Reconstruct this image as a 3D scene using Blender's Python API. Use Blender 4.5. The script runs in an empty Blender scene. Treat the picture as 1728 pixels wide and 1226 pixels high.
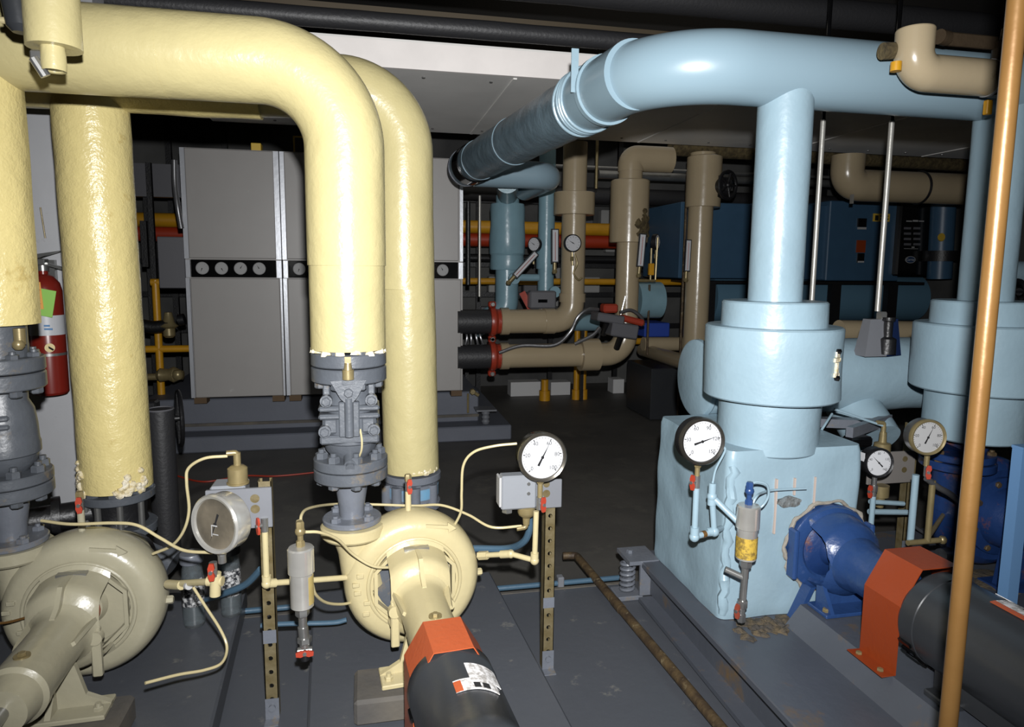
import bpy, math, random
import numpy as np
from mathutils import Vector as V, Matrix, noise
random.seed(7)
PI = math.pi
sc = bpy.context.scene
COL = sc.collection

# ------------------------------------------------------------------ camera
# world axes follow the room: x along the row of pumps, y away from the camera, z up
F, PX, PY, H, YAW = 1152.0, 864.0, 594.0, 1.6, math.radians(12)
_d = np.array([775 - 864, -(9840 - 594), -1152.0]); _d /= np.linalg.norm(_d)
_Z = -_d; _f = np.array([0, 0, -1.0]); _Y = _f - (_f @ _Z) * _Z; _Y /= np.linalg.norm(_Y); _X = np.cross(_Y, _Z)
RM = np.array([math.cos(YAW) * _X + math.sin(YAW) * _Y, math.cos(YAW) * _Y - math.sin(YAW) * _X, _Z])
cam_d = bpy.data.cameras.new('camera'); cam = bpy.data.objects.new('camera', cam_d); COL.objects.link(cam)
cam_d.sensor_fit = 'HORIZONTAL'; cam_d.sensor_width = 36; cam_d.lens = 24
cam_d.shift_y = -19 / 1728; cam_d.clip_start = 0.05
mw = Matrix.Identity(4)
for i in range(3):
    for j in range(3): mw[i][j] = RM[i][j]
mw[2][3] = H
cam.matrix_world = mw
sc.camera = cam

# ------------------------------------------------------------------ light: on-camera flash, faint added room fill
sc.view_settings.view_transform = 'Standard'; sc.view_settings.look = 'None'
sc.view_settings.exposure = 0.0; sc.view_settings.gamma = 1; sc.view_settings.use_curve_mapping = False
world = bpy.data.worlds.new('world'); sc.world = world; world.use_nodes = True
world.node_tree.nodes['Background'].inputs[0].default_value = (0.75, 0.82, 1, 1)
world.node_tree.nodes['Background'].inputs[1].default_value = 0.022
fl = bpy.data.lights.new('camera_flash', 'SPOT'); fl.spot_size = math.radians(110); fl.spot_blend = 1.0; fl.shadow_soft_size = 0.022; fl.energy = 715
fl.color = (1, 1, 1)
flo = bpy.data.objects.new('camera_flash', fl); COL.objects.link(flo)
fm = mw.copy(); fo = mw @ V((0.03, 0.17, 0.03)); fm.translation = fo; flo.matrix_world = fm
cl = bpy.data.lights.new('room_fill', 'AREA'); cl.shape = 'RECTANGLE'; cl.size = 3; cl.size_y = 3; cl.energy = 8; cl.color = (1, .95, .85)  # unseen fill added as weak ambient for the dim back of the room
clo = bpy.data.objects.new('room_fill', cl); COL.objects.link(clo); clo.location = (2.4, 6.4, 3.35)

def ray(px, py): return RM @ np.array([(px - PX) / F, -(py - PY) / F, -1.0])
def at(px, py, x=None, y=None, z=None):
    """a point of the room from a pixel of the photo and one known coordinate"""
    r = ray(px, py)
    t = y / r[1] if y is not None else (x / r[0] if x is not None else (z - H) / r[2])
    p = t * r
    return V((p[0], p[1], p[2] + H))

# ------------------------------------------------------------------ materials
def lin(c):
    return tuple(((v / 255) / 12.92 if v / 255 <= 0.04045 else ((v / 255 + 0.055) / 1.055) ** 2.4) for v in c) + (1,)
MATS = {}
def mat(name, rgb, rough=0.5, metal=0.0, bump=0.0, bscale=30, var=0.0, vscale=6, rgb2=None, dirt=None, dirt_amt=0.0, dscale=5, coat=0.0, alpha=None, trans=0.0, emit=None, stretch=None, fine=0.0):
    if name in MATS: return MATS[name]
    m = bpy.data.materials.new(name); m.use_nodes = True; nt = m.node_tree; n = nt.nodes; l = nt.links
    b = n['Principled BSDF']; b.inputs['Roughness'].default_value = rough; b.inputs['Metallic'].default_value = metal
    b.inputs['Coat Weight'].default_value = coat; b.inputs['Coat Roughness'].default_value = 0.15
    b.inputs['Transmission Weight'].default_value = trans
    if alpha is not None: b.inputs['Alpha'].default_value = alpha
    tc = n.new('ShaderNodeTexCoord'); vec = tc.outputs['Object']
    if stretch:
        mp = n.new('ShaderNodeMapping'); mp.inputs['Scale'].default_value = stretch; l.new(vec, mp.inputs[0]); vec = mp.outputs[0]
    base = lin(rgb); b.inputs['Base Color'].default_value = base; sock = None
    if var or rgb2:
        nz = n.new('ShaderNodeTexNoise'); nz.inputs['Scale'].default_value = vscale; nz.inputs['Detail'].default_value = 6; l.new(vec, nz.inputs['Vector'])
        r = n.new('ShaderNodeValToRGB'); r.color_ramp.elements[0].position = .35; r.color_ramp.elements[1].position = .65
        r.color_ramp.elements[1].color = base
        r.color_ramp.elements[0].color = lin(rgb2) if rgb2 else tuple(max(0, c * (1 - var)) for c in base[:3]) + (1,)
        l.new(nz.outputs[0], r.inputs[0]); sock = r.outputs[0]
    if dirt:
        nz = n.new('ShaderNodeTexNoise'); nz.inputs['Scale'].default_value = dscale; nz.inputs['Detail'].default_value = 8; nz.inputs['Roughness'].default_value = .7; l.new(vec, nz.inputs['Vector'])
        r = n.new('ShaderNodeValToRGB'); r.color_ramp.elements[0].position = 1 - dirt_amt - .12; r.color_ramp.elements[1].position = 1 - dirt_amt
        l.new(nz.outputs[0], r.inputs[0]); mx = n.new('ShaderNodeMix'); mx.data_type = 'RGBA'
        l.new(r.outputs[0], mx.inputs[0]); mx.inputs[6].default_value = base; mx.inputs[7].default_value = lin(dirt)
        if sock: l.new(sock, mx.inputs[6])
        sock = mx.outputs[2]
    if sock: l.new(sock, b.inputs['Base Color'])
    if bump:
        nz = n.new('ShaderNodeTexNoise'); nz.inputs['Scale'].default_value = bscale; nz.inputs['Detail'].default_value = 3; l.new(vec, nz.inputs['Vector'])
        bp = n.new('ShaderNodeBump'); bp.inputs['Strength'].default_value = bump; bp.inputs['Distance'].default_value = 0.01
        h = nz.outputs[0]
        if fine:
            n2 = n.new('ShaderNodeTexNoise'); n2.inputs['Scale'].default_value = bscale * 5; l.new(vec, n2.inputs['Vector'])
            ma = n.new('ShaderNodeMath'); ma.operation = 'MULTIPLY_ADD'; ma.inputs[1].default_value = fine; l.new(n2.outputs[0], ma.inputs[0]); l.new(h, ma.inputs[2]); h = ma.outputs[0]
        l.new(h, bp.inputs['Height']); l.new(bp.outputs[0], b.inputs['Normal'])
    if emit: b.inputs['Emission Color'].default_value = lin(rgb); b.inputs['Emission Strength'].default_value = emit
    MATS[name] = m; return m

YEL = mat('yellow_insulation', (210, 194, 134), .3, bump=.5, bscale=24, var=.06, vscale=9, dirt=(170, 145, 80), dirt_amt=.26, dscale=6, fine=.35)
YEL2 = mat('smooth_yellow_insulation', (180, 169, 124), .3, bump=.3, bscale=20, var=.05, vscale=9, fine=.2)
YELP = mat('yellow_pump_paint', (178, 166, 128), .3, bump=.12, bscale=40, var=.05, vscale=12)
CREAM = mat('cream_pump_paint', (154, 149, 128), .3, bump=.12, bscale=40, var=.08, vscale=10)
RAW = mat('torn_insulation', (196, 178, 128), .9, bump=1, bscale=60, rgb2=(225, 218, 200), vscale=40)
BLUE = mat('light_blue_jacket', (137, 160, 172), .36, bump=.32, bscale=11, var=.07, vscale=6, fine=.2)
BLUES = mat('smooth_light_blue_elbow', (128, 150, 162), .32, bump=.06, bscale=10)
BLUED = mat('dull_blue_wrap', (98, 116, 126), .38, bump=.5, bscale=18, var=.2, vscale=12, fine=.3)
BLUEB = mat('far_blue_pipe_paint', (124, 156, 168), .3, bump=.3, bscale=12, var=.1)
GRP = mat('grey_paint', (98, 102, 110), .34, bump=.15, bscale=50, var=.08, vscale=20, dirt=(120, 105, 80), dirt_amt=.3, dscale=7)
GRPC = mat('grey_cast_paint', (80, 84, 90), .38, bump=.14, bscale=60, var=.1, vscale=20, dirt=(120, 105, 80), dirt_amt=.3, dscale=6)
PADM = mat('grey_floor_paint', (74, 77, 83), .4, bump=.12, bscale=25, var=.07, vscale=3, dirt=(120, 118, 112), dirt_amt=.27, dscale=9)
FLOORM = mat('dark_floor', (82, 80, 76), .55, bump=.2, bscale=15, rgb2=(66, 65, 63), vscale=1.6, dirt=(88, 86, 80), dirt_amt=.32, dscale=3)
STEELB = mat('grey_steel_base', (74, 78, 86), .38, bump=.12, bscale=30, var=.1, vscale=4, dirt=(104, 84, 56), dirt_amt=.31, dscale=4)
WALLM = mat('grey_wall_paint', (166, 167, 170), .6, bump=.1, bscale=20, var=.05, dirt=(120, 118, 112), dirt_amt=.22, dscale=12)
BWALL = mat('block_wall_paint', (92, 92, 90), .8, bump=.2, bscale=10, rgb2=(60, 60, 60), vscale=1.2)
CEILM = mat('dark_ceiling', (30, 28, 26), .9, bump=.2)
DUCTF = mat('white_duct_paint', (246, 240, 236), .6, bump=.1, bscale=20, var=.06)
DUCTM = mat('grey_duct_metal', (236, 234, 230), .6, bump=.08, bscale=8, var=.1, vscale=2)
BLACKI = mat('black_foam_insulation', (42, 42, 44), .5, bump=.2, bscale=60)
BLK = mat('black_iron', (22, 22, 24), .42, bump=.2, bscale=60)
BLKP = mat('black_panel', (10, 10, 11), .1)
BOIL = mat('grey_cabinet_enamel', (150, 147, 144), .42, bump=.02, bscale=4, var=.03, dirt=(178, 176, 176), dirt_amt=.22, dscale=5)
ALU = mat('aluminium_trim', (205, 208, 214), .3, metal=.6, bump=.05)
BASEM = mat('plinth_paint', (92, 96, 106), .6, bump=.1, var=.1, vscale=3)
CONC = mat('stained_concrete', (96, 90, 80), .8, bump=.4, bscale=20, rgb2=(70, 68, 66), vscale=4)
TAN = mat('tan_pipe_paint', (162, 147, 120), .24, bump=.12, bscale=14, var=.05, dirt=(100, 88, 60), dirt_amt=.22, dscale=5)
TAND = mat('crusted_insulation', (90, 78, 50), .9, bump=1, bscale=40, rgb2=(60, 50, 30), vscale=25)
RED = mat('red_coupling_paint', (150, 52, 34), .35, bump=.2)
REDH = mat('red_handle_plastic', (152, 54, 36), .4)
ORG = mat('orange_guard_paint', (166, 78, 44), .38, bump=.12, bscale=60, var=.06)
ORG2 = mat('dark_orange_guard_paint', (134, 54, 20), .42, bump=.1, bscale=60, var=.06)
MOTB = mat('dark_grey_motor_paint', (46, 48, 51), .32, bump=.08, var=.08)
MBLUE = mat('royal_blue_pump_paint', (38, 64, 110), .3, bump=.25, bscale=35, var=.12, vscale=10, dirt=(96, 96, 96), dirt_amt=.26, dscale=9)
MBLUE2 = mat('deep_blue_pump_paint', (28, 52, 98), .35, bump=.25, bscale=30, var=.15, dirt=(110, 66, 30), dirt_amt=.31, dscale=7)
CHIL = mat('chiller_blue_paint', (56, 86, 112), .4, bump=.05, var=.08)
STRUT = mat('weathered_strut_zinc', (118, 108, 82), .45, metal=.35, bump=.15, bscale=60, rgb2=(96, 84, 54), vscale=20, dirt=(200, 185, 120), dirt_amt=.24, dscale=12)
COPPER = mat('tarnished_copper', (116, 86, 48), .34, metal=.35, bump=.08, rgb2=(104, 74, 38), vscale=5)
BRASS = mat('brass', (140, 126, 90), .36, metal=.4, bump=.08, var=.15, vscale=30)
CHROME = mat('chrome', (206, 204, 198), .22, metal=.62, var=.25, vscale=8)
STEEL = mat('bare_steel', (160, 160, 158), .3, metal=.8, var=.2, vscale=12)
ROD = mat('galvanised_rod', (172, 170, 164), .4, metal=.5, bump=.1, var=.1)
RUST = mat('rusty_pipe', (88, 72, 48), .6, metal=.2, bump=.4, bscale=60, rgb2=(58, 46, 34), vscale=18, dirt=(130, 118, 90), dirt_amt=.3, dscale=20)
WHITE = mat('dial_white', (186, 187, 190), .85)
WHITED = mat('dial_grey_white', (160, 160, 160), .8)
INK = mat('black_ink', (12, 12, 14), .95)
GLS = mat('clear_glass', (235, 240, 240), .04, trans=1.0)
PLAS = mat('clear_plastic_bottle', (205, 215, 220), .08, trans=.92)
FOGG = mat('fogged_dial_face', (112, 104, 90), .3, metal=.1, rgb2=(78, 73, 64), vscale=9, bump=.1)
EXTR = mat('extinguisher_red', (110, 30, 22), .28)
SILV = mat('silver_label', (176, 178, 182), .4)
GRNT = mat('green_tag_card', (140, 190, 90), .6)
ORGT = mat('orange_tag_card', (222, 160, 82), .6, bump=.1)
YPIPE = mat('gas_pipe_yellow', (196, 142, 28), .4, bump=.1, var=.15)
RPIPE = mat('far_red_pipe', (158, 52, 26), .4)
YBOX = mat('old_label_yellow', (205, 170, 60), .5)
REDC = mat('red_cable_jacket', (150, 44, 24), .5)
BCOND = mat('blue_hose', (64, 88, 106), .35, bump=.1)
BSTL = mat('slate_blue_steel', (98, 136, 178), .4)
SWB = mat('light_grey_box_paint', (122, 125, 130), .4, bump=.06)
PLATE = mat('grey_plate_paint', (106, 108, 113), .42, bump=.05, var=.04)
NAVY = mat('navy_glossy_plastic', (26, 40, 74), .2)
DKG = mat('dark_grey_box', (92, 92, 96), .4)
LABEL = mat('motor_label_paper', (212, 210, 210), .5, dirt=(150, 146, 142), dirt_amt=.42, dscale=60)
RUSTC = mat('rust_crust', (88, 76, 56), .9, bump=1, bscale=50, rgb2=(64, 60, 56), vscale=30)
SEALM = mat('seal_red_rubber', (150, 74, 44), .5)
FLEXM = mat('flexible_conduit_metal', (120, 120, 122), .35, metal=.7, bump=.1)
WOOD = mat('dark_wood_block', (84, 64, 40), .7, bump=.2)

# ------------------------------------------------------------------ mesh builder
def frame(d):
    d = V(d).normalized(); up = V((0, 0, 1)) if abs(d.z) < .95 else V((1, 0, 0))
    a = up.cross(d).normalized(); b = d.cross(a).normalized(); return a, b, d
def fillet(pts, r, n=8):
    """polyline with rounded corners"""
    pts = [V(p) for p in pts]; out = [pts[0]]
    rr = r if isinstance(r, (list, tuple)) else [r] * (len(pts) - 2)
    for i in range(1, len(pts) - 1):
        p0, p, p1 = pts[i - 1], pts[i], pts[i + 1]
        a, b = (p0 - p), (p1 - p); la, lb = a.length, b.length; a.normalize(); b.normalize()
        ang = a.angle(b)
        if ang > PI - .02: out.append(p); continue
        t = min(rr[i - 1] / math.tan(ang / 2), la * .499, lb * .499); rad = t * math.tan(ang / 2)
        c = p + (a + b).normalized() * (rad / math.sin(ang / 2))
        s, e = p + a * t, p + b * t
        u, w = s - c, e - c; th = u.angle(w)
        for k in range(n + 1):
            f = k / n; out.append(c + (u * math.sin((1 - f) * th) + w * math.sin(f * th)) / math.sin(th))
    out.append(pts[-1]); return out
def resample(pts, step):
    out = [pts[0]]
    for a, b in zip(pts, pts[1:]):
        k = max(1, int((b - a).length / step))
        for i in range(1, k + 1): out.append(a.lerp(b, i / k))
    return out
def smooth(pts, n=6):
    """Catmull-Rom curve through points"""
    pts = [V(p) for p in pts]; P = [pts[0] * 2 - pts[1]] + pts + [pts[-1] * 2 - pts[-2]]; out = []
    for i in range(1, len(P) - 2):
        for k in range(n):
            t = k / n; a, b, c, d = P[i - 1], P[i], P[i + 1], P[i + 2]
            out.append(.5 * ((2 * b) + (c - a) * t + (2 * a - 5 * b + 4 * c - d) * t * t + (3 * b - 3 * c + d - a) * t ** 3))
    out.append(pts[-1]); return out

class M:
    def __init__(s): s.v = []; s.f = []
    def add(s, vs, fs):
        o = len(s.v); s.v += [V(v) for v in vs]; s.f += [tuple(i + o for i in f) for f in fs]; return s
    def box(s, lo, hi, rot=None, bev=0.0):
        lo, hi = V(lo), V(hi)
        for i in range(3):
            if lo[i] > hi[i]: lo[i], hi[i] = hi[i], lo[i]
        if bev:
            # chamfered box
            vs = []; fs = []
            c = (lo + hi) / 2; h = (hi - lo) / 2; bev = min(bev, min(h) * .9)
            idx = {}
            for sx in (-1, 1):
                for sy in (-1, 1):
                    for sz in (-1, 1):
                        for ax in range(3):
                            p = V((sx * (h.x - bev), sy * (h.y - bev), sz * (h.z - bev))); p[ax] = (sx, sy, sz)[ax] * h[ax]
                            idx[(sx, sy, sz, ax)] = len(vs); vs.append(p + c)
            S = (-1, 1)
            for ax in range(3):
                o = [a for a in range(3) if a != ax]
                for sg in S:
                    def key(u, w):
                        k = [0, 0, 0]; k[ax] = sg; k[o[0]] = u; k[o[1]] = w; return idx[tuple(k) + (ax,)]
                    q = [key(-1, -1), key(1, -1), key(1, 1), key(-1, 1)]; fs.append(q)
                # edges along ax
                for u in S:
                    for w in S:
                        def k2(e, a2):
                            k = [0, 0, 0]; k[ax] = e; k[o[0]] = u; k[o[1]] = w; return idx[tuple(k) + (a2,)]
                        fs.append([k2(-1, o[0]), k2(1, o[0]), k2(1, o[1]), k2(-1, o[1])])
            for sx in S:
                for sy in S:
                    for sz in S: fs.append([idx[(sx, sy, sz, a)] for a in range(3)])
        else:
            vs = [V((x, y, z)) for x in (lo.x, hi.x) for y in (lo.y, hi.y) for z in (lo.z, hi.z)]
            fs = [(0, 1, 3, 2), (4, 6, 7, 5), (0, 4, 5, 1), (2, 3, 7, 6), (0, 2, 6, 4), (1, 5, 7, 3)]
        if rot:
            c = (lo + hi) / 2; R = rot; vs = [c + R @ (v - c) for v in vs]
        return s.add(vs, fs)
    def rings(s, rings, cap0=True, cap1=True, closed=False):
        n = len(rings[0]); vs = [p for r in rings for p in r]; fs = []
        K = len(rings)
        for i in range(K if closed else K - 1):
            for j in range(n):
                a = i * n + j; b = i * n + (j + 1) % n; c = ((i + 1) % K) * n + (j + 1) % n; d = ((i + 1) % K) * n + j
                fs.append((a, b, c, d))
        if cap0 and not closed: fs.append(tuple(range(n - 1, -1, -1)))
        if cap1 and not closed: fs.append(tuple((K - 1) * n + j for j in range(n)))
        return s.add(vs, fs)
    def tube(s, pts, r, n=24, wob=0.0, wf=6.0, caps=True):
        pts = [V(p) for p in pts]; K = len(pts); rr = r if isinstance(r, (list, tuple)) else [r] * K
        T = []
        for i in range(K):
            a = pts[max(0, i - 1)]; b = pts[min(K - 1, i + 1)]; T.append((b - a).normalized())
        A, B, _ = frame(T[0]); rings = []
        for i in range(K):
            if i:
                q = T[i - 1].rotation_difference(T[i]); A = q @ A
            A = (A - T[i] * A.dot(T[i])).normalized(); B = T[i].cross(A)
            ring = []
            for j in range(n):
                th = 2 * PI * j / n; d = A * math.cos(th) + B * math.sin(th); p = pts[i] + d * rr[i]
                if wob: p += d * rr[i] * wob * noise.noise(p * wf)
                ring.append(p)
            rings.append(ring)
        return s.rings(rings, caps, caps)
    def cyl(s, p0, p1, r, r1=None, n=24): return s.tube([p0, p1], [r, r if r1 is None else r1], n)
    def lathe(s, prof, o=(0, 0, 0), ax=(0, 0, 1), n=32, wob=0.0, wf=6., sq=None):
        """prof: list of (radius, height along the axis)"""
        o = V(o); a, b, d = frame(ax); rings = []
        for r, h in prof:
            ring = []
            for j in range(n):
                th = 2 * PI * j / n; dr = a * math.cos(th) + b * math.sin(th); p = o + d * h + dr * max(r, 1e-4)
                if wob: p += dr * r * wob * noise.noise(p * wf)
                ring.append(p)
            rings.append(ring)
        return s.rings(rings)
    def ball(s, c, r, n=16, sc=(1, 1, 1)):
        c = V(c); rings = []
        for i in range(1, n // 2):
            ph = PI * i / (n // 2)
            rings.append([c + V((r * sc[0] * math.sin(ph) * math.cos(2 * PI * j / n), r * sc[1] * math.sin(ph) * math.sin(2 * PI * j / n), -r * sc[2] * math.cos(ph))) for j in range(n)])
        return s.rings(rings)
    def torus(s, c, ax, R, r, n=40, m=10, a0=0, a1=2 * PI):
        a, b, d = frame(ax); c = V(c); full = abs(a1 - a0 - 2 * PI) < 1e-6; K = n if full else n + 1; rings = []
        for i in range(K):
            th = a0 + (a1 - a0) * i / n; e = a * math.cos(th) + b * math.sin(th)
            rings.append([c + e * (R + r * math.cos(2 * PI * j / m)) + d * (r * math.sin(2 * PI * j / m)) for j in range(m)])
        return s.rings(rings, closed=full)
    def hex(s, c, ax, r, h):
        a, b, d = frame(ax); c = V(c)
        mk = lambda k, rr: [c + d * k + (a * math.cos(PI / 3 * j + .3) + b * math.sin(PI / 3 * j + .3)) * rr for j in range(6)]
        return s.rings([mk(0, r), mk(h * .8, r), mk(h, r * .8)])
    def prism(s, poly, o, u, w, d):
        """2-D polygon in plane (u,w) from origin o, extruded by vector d"""
        o, u, w, d = V(o), V(u), V(w), V(d); a = [o + u * p[0] + w * p[1] for p in poly]
        return s.rings([a, [p + d for p in a]])
    def ribbon(s, pts, wdir, t):
        """strip: pts are the profile, wdir the width vector, t thickness"""
        pts = [V(p) for p in pts]; wd = V(wdir); n = len(pts); q = []
        for i in range(n):
            tg = (pts[min(n - 1, i + 1)] - pts[max(0, i - 1)]).normalized(); nn = tg.cross(wd.normalized()); q.append(nn * t)
        rings = [[pts[i], pts[i] + wd, pts[i] + wd + q[i], pts[i] + q[i]] for i in range(n)]
        return s.rings(rings)
    def holed(s, o, u, w, nrm, W, pitch, nh, r, t, k=12):
        """a flat strip W wide along u, nh cells long along w, each with a round hole; thickness t along nrm"""
        o, u, w, nrm = V(o), V(u), V(w), V(nrm)
        for side in (0, t):
            for c in range(nh):
                cc = o + w * (pitch * (c + .5)) + nrm * side; inner = []; outer = []
                for j in range(4 * 3):
                    th = 2 * PI * (j + .0) / 12 + PI / 4; dx, dy = math.cos(th), math.sin(th)
                    inner.append(cc + (u * dx + w * dy) * r)
                    m_ = max(abs(dx), abs(dy)); outer.append(cc + u * (dx / m_ * W / 2) + w * (dy / m_ * pitch / 2))
                s.add(inner + outer, [(j, (j + 1) % 12, 12 + (j + 1) % 12, 12 + j) for j in range(12)])
                if side == 0: s.add(inner + [p + nrm * t for p in inner], [(j, (j + 1) % 12, 12 + (j + 1) % 12, 12 + j) for j in range(12)])
        L = pitch * nh
        for e in (-W / 2, W / 2):
            a = o + u * e; s.add([a, a + w * L, a + w * L + nrm * t, a + nrm * t], [(0, 1, 2, 3)])
        return s
    def text(s, txt, o, u, w, size, depth=0.0004):
        cu = bpy.data.curves.new('t', 'FONT'); cu.body = txt; cu.size = size; cu.align_x = 'CENTER'; cu.align_y = 'CENTER'; cu.extrude = 0
        ob = bpy.data.objects.new('t', cu); COL.objects.link(ob); dg = bpy.context.evaluated_depsgraph_get()
        me = bpy.data.meshes.new_from_object(ob.evaluated_get(dg)); o, u, w = V(o), V(u), V(w); nn = u.cross(w)
        s.add([o + u * v.co.x + w * v.co.y + nn * depth for v in me.vertices], [tuple(p.vertices) for p in me.polygons])
        bpy.data.objects.remove(ob); bpy.data.curves.remove(cu); bpy.data.meshes.remove(me); return s

def mesh_obj(name, m, material, inv=None, ang=35):
    me = bpy.data.meshes.new(name)
    vs = [(inv @ v) if inv is not None else v for v in m.v]
    me.from_pydata(vs, [], m.f); me.validate(); me.update()
    import bmesh
    bm = bmesh.new(); bm.from_mesh(me); bmesh.ops.recalc_face_normals(bm, faces=bm.faces); bm.to_mesh(me); bm.free()
    me.shade_smooth(); me.set_sharp_from_angle(angle=math.radians(ang)); me.materials.append(material)
    o = bpy.data.objects.new(name, me); COL.objects.link(o); return o
def tags(o, label=None, cat=None, group=None, kind=None):
    if label: o['label'] = label
    if cat: o['category'] = cat
    if group: o['group'] = group
    if kind: o['kind'] = kind
    return o
def solo(name, m, material, label, cat, group=None, kind=None, ang=35):
    """a thing that is one mesh; origin at the foot of its bounds"""
    xs = [v.x for v in m.v]; ys = [v.y for v in m.v]; zs = [v.z for v in m.v]
    c = V(((min(xs) + max(xs)) / 2, (min(ys) + max(ys)) / 2, min(zs)))
    o = mesh_obj(name, m, material, Matrix.Translation(-c), ang); o.location = c
    return tags(o, label, cat, group, kind)
def struct(name, m, material):
    o = mesh_obj(name, m, material); o['kind'] = 'structure'; return o
class T:
    """a thing with parts: an Empty at its base"""
    def __init__(s, name, label, cat, loc=(0, 0, 0), rz=0, group=None, local=False):
        s.e = bpy.data.objects.new(name, None); COL.objects.link(s.e); s.e.location = loc; s.e.rotation_euler = (0, 0, rz)
        s.e.empty_display_size = .1; tags(s.e, label, cat, group)
        s.inv = None if local else (Matrix.Translation(V(loc)) @ Matrix.Rotation(rz, 4, 'Z')).inverted()
    def p(s, name, m, material, parent=None, label=None, ang=35, kind=None):
        o = mesh_obj(name, m, material, s.inv, ang); o.parent = parent or s.e
        if label: o['label'] = label
        if kind: o['kind'] = kind
        return o
def dup(root, loc, rz, label, group=None):
    r = root.copy(); COL.objects.link(r); r.location = loc; r.rotation_euler = (0, 0, rz); r['label'] = label
    if group: r['group'] = group
    for ch in root.children:
        c = ch.copy(); COL.objects.link(c); c.parent = r
        for g in ch.children:
            d = g.copy(); COL.objects.link(d); d.parent = c
    return r

# ------------------------------------------------------------------ the room
struct('floor', M().box((-3.6, -1.6, -.12), (7.4, 9.2, 0)), FLOORM)
struct('ceiling', M().box((-3.6, -1.6, 3.6), (7.4, 9.2, 3.75)), CEILM)
struct('wall_back', M().box((-3.6, 9.0, 0), (7.4, 9.2, 3.6)), BWALL)
struct('wall_right', M().box((7.2, -1.6, 0), (7.4, 9.0, 3.6)), BWALL)
struct('wall_left', M().box((-3.6, -1.6, 0), (-3.4, 9.0, 3.6)), WALLM)
struct('wall_behind', M().box((-3.4, -1.6, 0), (7.2, -1.45, 3.6)), BWALL)
struct('wall_partition', M().box((-3.4, 3.6, 0), (-1.2, 3.75, 3.6)), WALLM)
# raised housekeeping pad
pad = struct('floor_pad', M().box((-2.6, -.9, 0), (5.2, 2.95, .1), bev=.008), PADM)
# big rectangular duct
dt = T('ceiling_duct', 'large flat rectangular duct with a white front face and grey underside below the dark ceiling', 'duct', (2.2, 5.2, 2.75))
dt.p('underside', M().box((-1.2, 4.25, 2.75), (6.9, 6.1, 2.78)), DUCTM)
dt.p('front_face', M().box((-1.2, 4.225, 2.75), (6.9, 4.25, 2.9)), DUCTF, label='white front face')
dt.p('top', M().box((-1.2, 4.25, 2.89), (6.9, 6.1, 2.92)), DUCTM)
for x in (.9, 2.45, 4.0, 5.5):
    dt.p('seam', M().box((x, 4.27, 2.743), (x + .022, 6.08, 2.75)), DUCTM)
m = M()
for x in np.arange(-.9, 6.8, .42): m.hex((x, 4.38, 2.75), (0, 0, -1), .012, .008); m.hex((x + .2, 5.93, 2.75), (0, 0, -1), .012, .008)
dt.p('screws', m, STEEL, kind='stuff')
# ceiling pipes
tb = lambda pts, r, n=20, **k: M().tube([V(p) for p in pts], r, n, **k)
def P(px, py, **k): return at(px, py, **k)
a, b = P(600, 36, y=3.9), P(1190, 74, y=3.9); d = (b - a).normalized()
solo('insulated_ceiling_pipe', M().tube(resample([V((-2.8, 3.9, a.z)), V((6.5, 3.9, a.z + .02))], .12), .05, 20, wob=.05), BLACKI, 'thin black foam-insulated pipe under the ceiling, lower of the pair above the duct face', 'pipe', 'black insulated ceiling pipes')
solo('insulated_ceiling_pipe', M().tube(resample([V((-2.8, 3.68, 3.05)), V((6.5, 3.68, 3.08))], .12), .08, 20, wob=.05), BLACKI, 'thick black foam-insulated pipe under the ceiling, upper of the pair above the duct face', 'pipe', 'black insulated ceiling pipes')
solo('ceiling_channel', M().box((-2.8, 4.1, 2.94), (6.8, 4.16, 3.04)), mat('dark_brown_steel', (70, 60, 44), .6), 'dark brown steel channel running between the black pipes and the white duct face', 'beam')

# ------------------------------------------------------------------ bases
def plinth(name, lab, x, y, rz, x0, x1, y0, y1, z0, z1):
    t = T(name, lab, 'equipment base', (x, y, z0), rz, 'pump bases', local=True)
    o = t.p('slab', M().box((x0, y0, 0), (x1, y1, z1 - z0), bev=.008), PADM)
    return t
plinth('equipment_plinth', 'grey-painted low base slab under the centre yellow pump', .148, 2.4, math.radians(3.2), -.37, .42, -2.1, .55, .1, .2)
plinth('equipment_plinth', 'grey-painted low base slab under the cream pump on the left', -.925, 2.4, math.radians(3.2), -.6, .42, -2.1, .62, .1, .2)
t = T('equipment_plinth', 'grey steel channel-framed base under the light blue jacketed pump box', 'equipment base', (1.9, 1.6, .1), 0, 'pump bases')
t.p('deck', M().box((1.19, .2, .262), (3.6, 2.86, .29), bev=.004), STEELB)
t.p('web', M().box((1.235, .2, .135), (1.25, 2.84, .262)), STEELB)
t.p('lower_flange', M().box((1.17, .2, .118), (1.26, 2.72, .136)), STEELB)
t.p('grout', M().box((1.185, .2, .1), (3.5, 2.7, .12)), CONC)
t.p('core', M().box((1.262, .2, .12), (3.55, 2.8, .262)), STEELB)
t.p('corner_bracket', M().box((1.13, 2.74, .278), (1.27, 2.9, .296)).box((1.185, 2.745, .13), (1.24, 2.76, .278)).hex((1.17, 2.84, .296), (0, 0, 1), .016, .014), GRP)
t.p('raised_rail', M().prism([(0, 0), (.52, 0), (.47, .075), (.06, .075)], (1.5, .2, .29), (1, 0, 0), (0, 0, 1), (0, 1.93, 0)), STEELB)
m = M()
for k in range(70):
    px_, py_ = 1.44 + random.gauss(0, .065), 2.14 + random.gauss(0, .025); r0 = random.uniform(.008, .032)
    m.lathe([(r0, -.005), (r0 * .9, .003), (r0 * .5, .007), (.001, .008 + r0 * .2)], (px_, min(py_, 2.18), .29), n=9, wob=.9, wf=60)
t.p('rust_crust', m, RUSTC, label='lumpy rust deposit below the jacket', kind='stuff')
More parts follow.
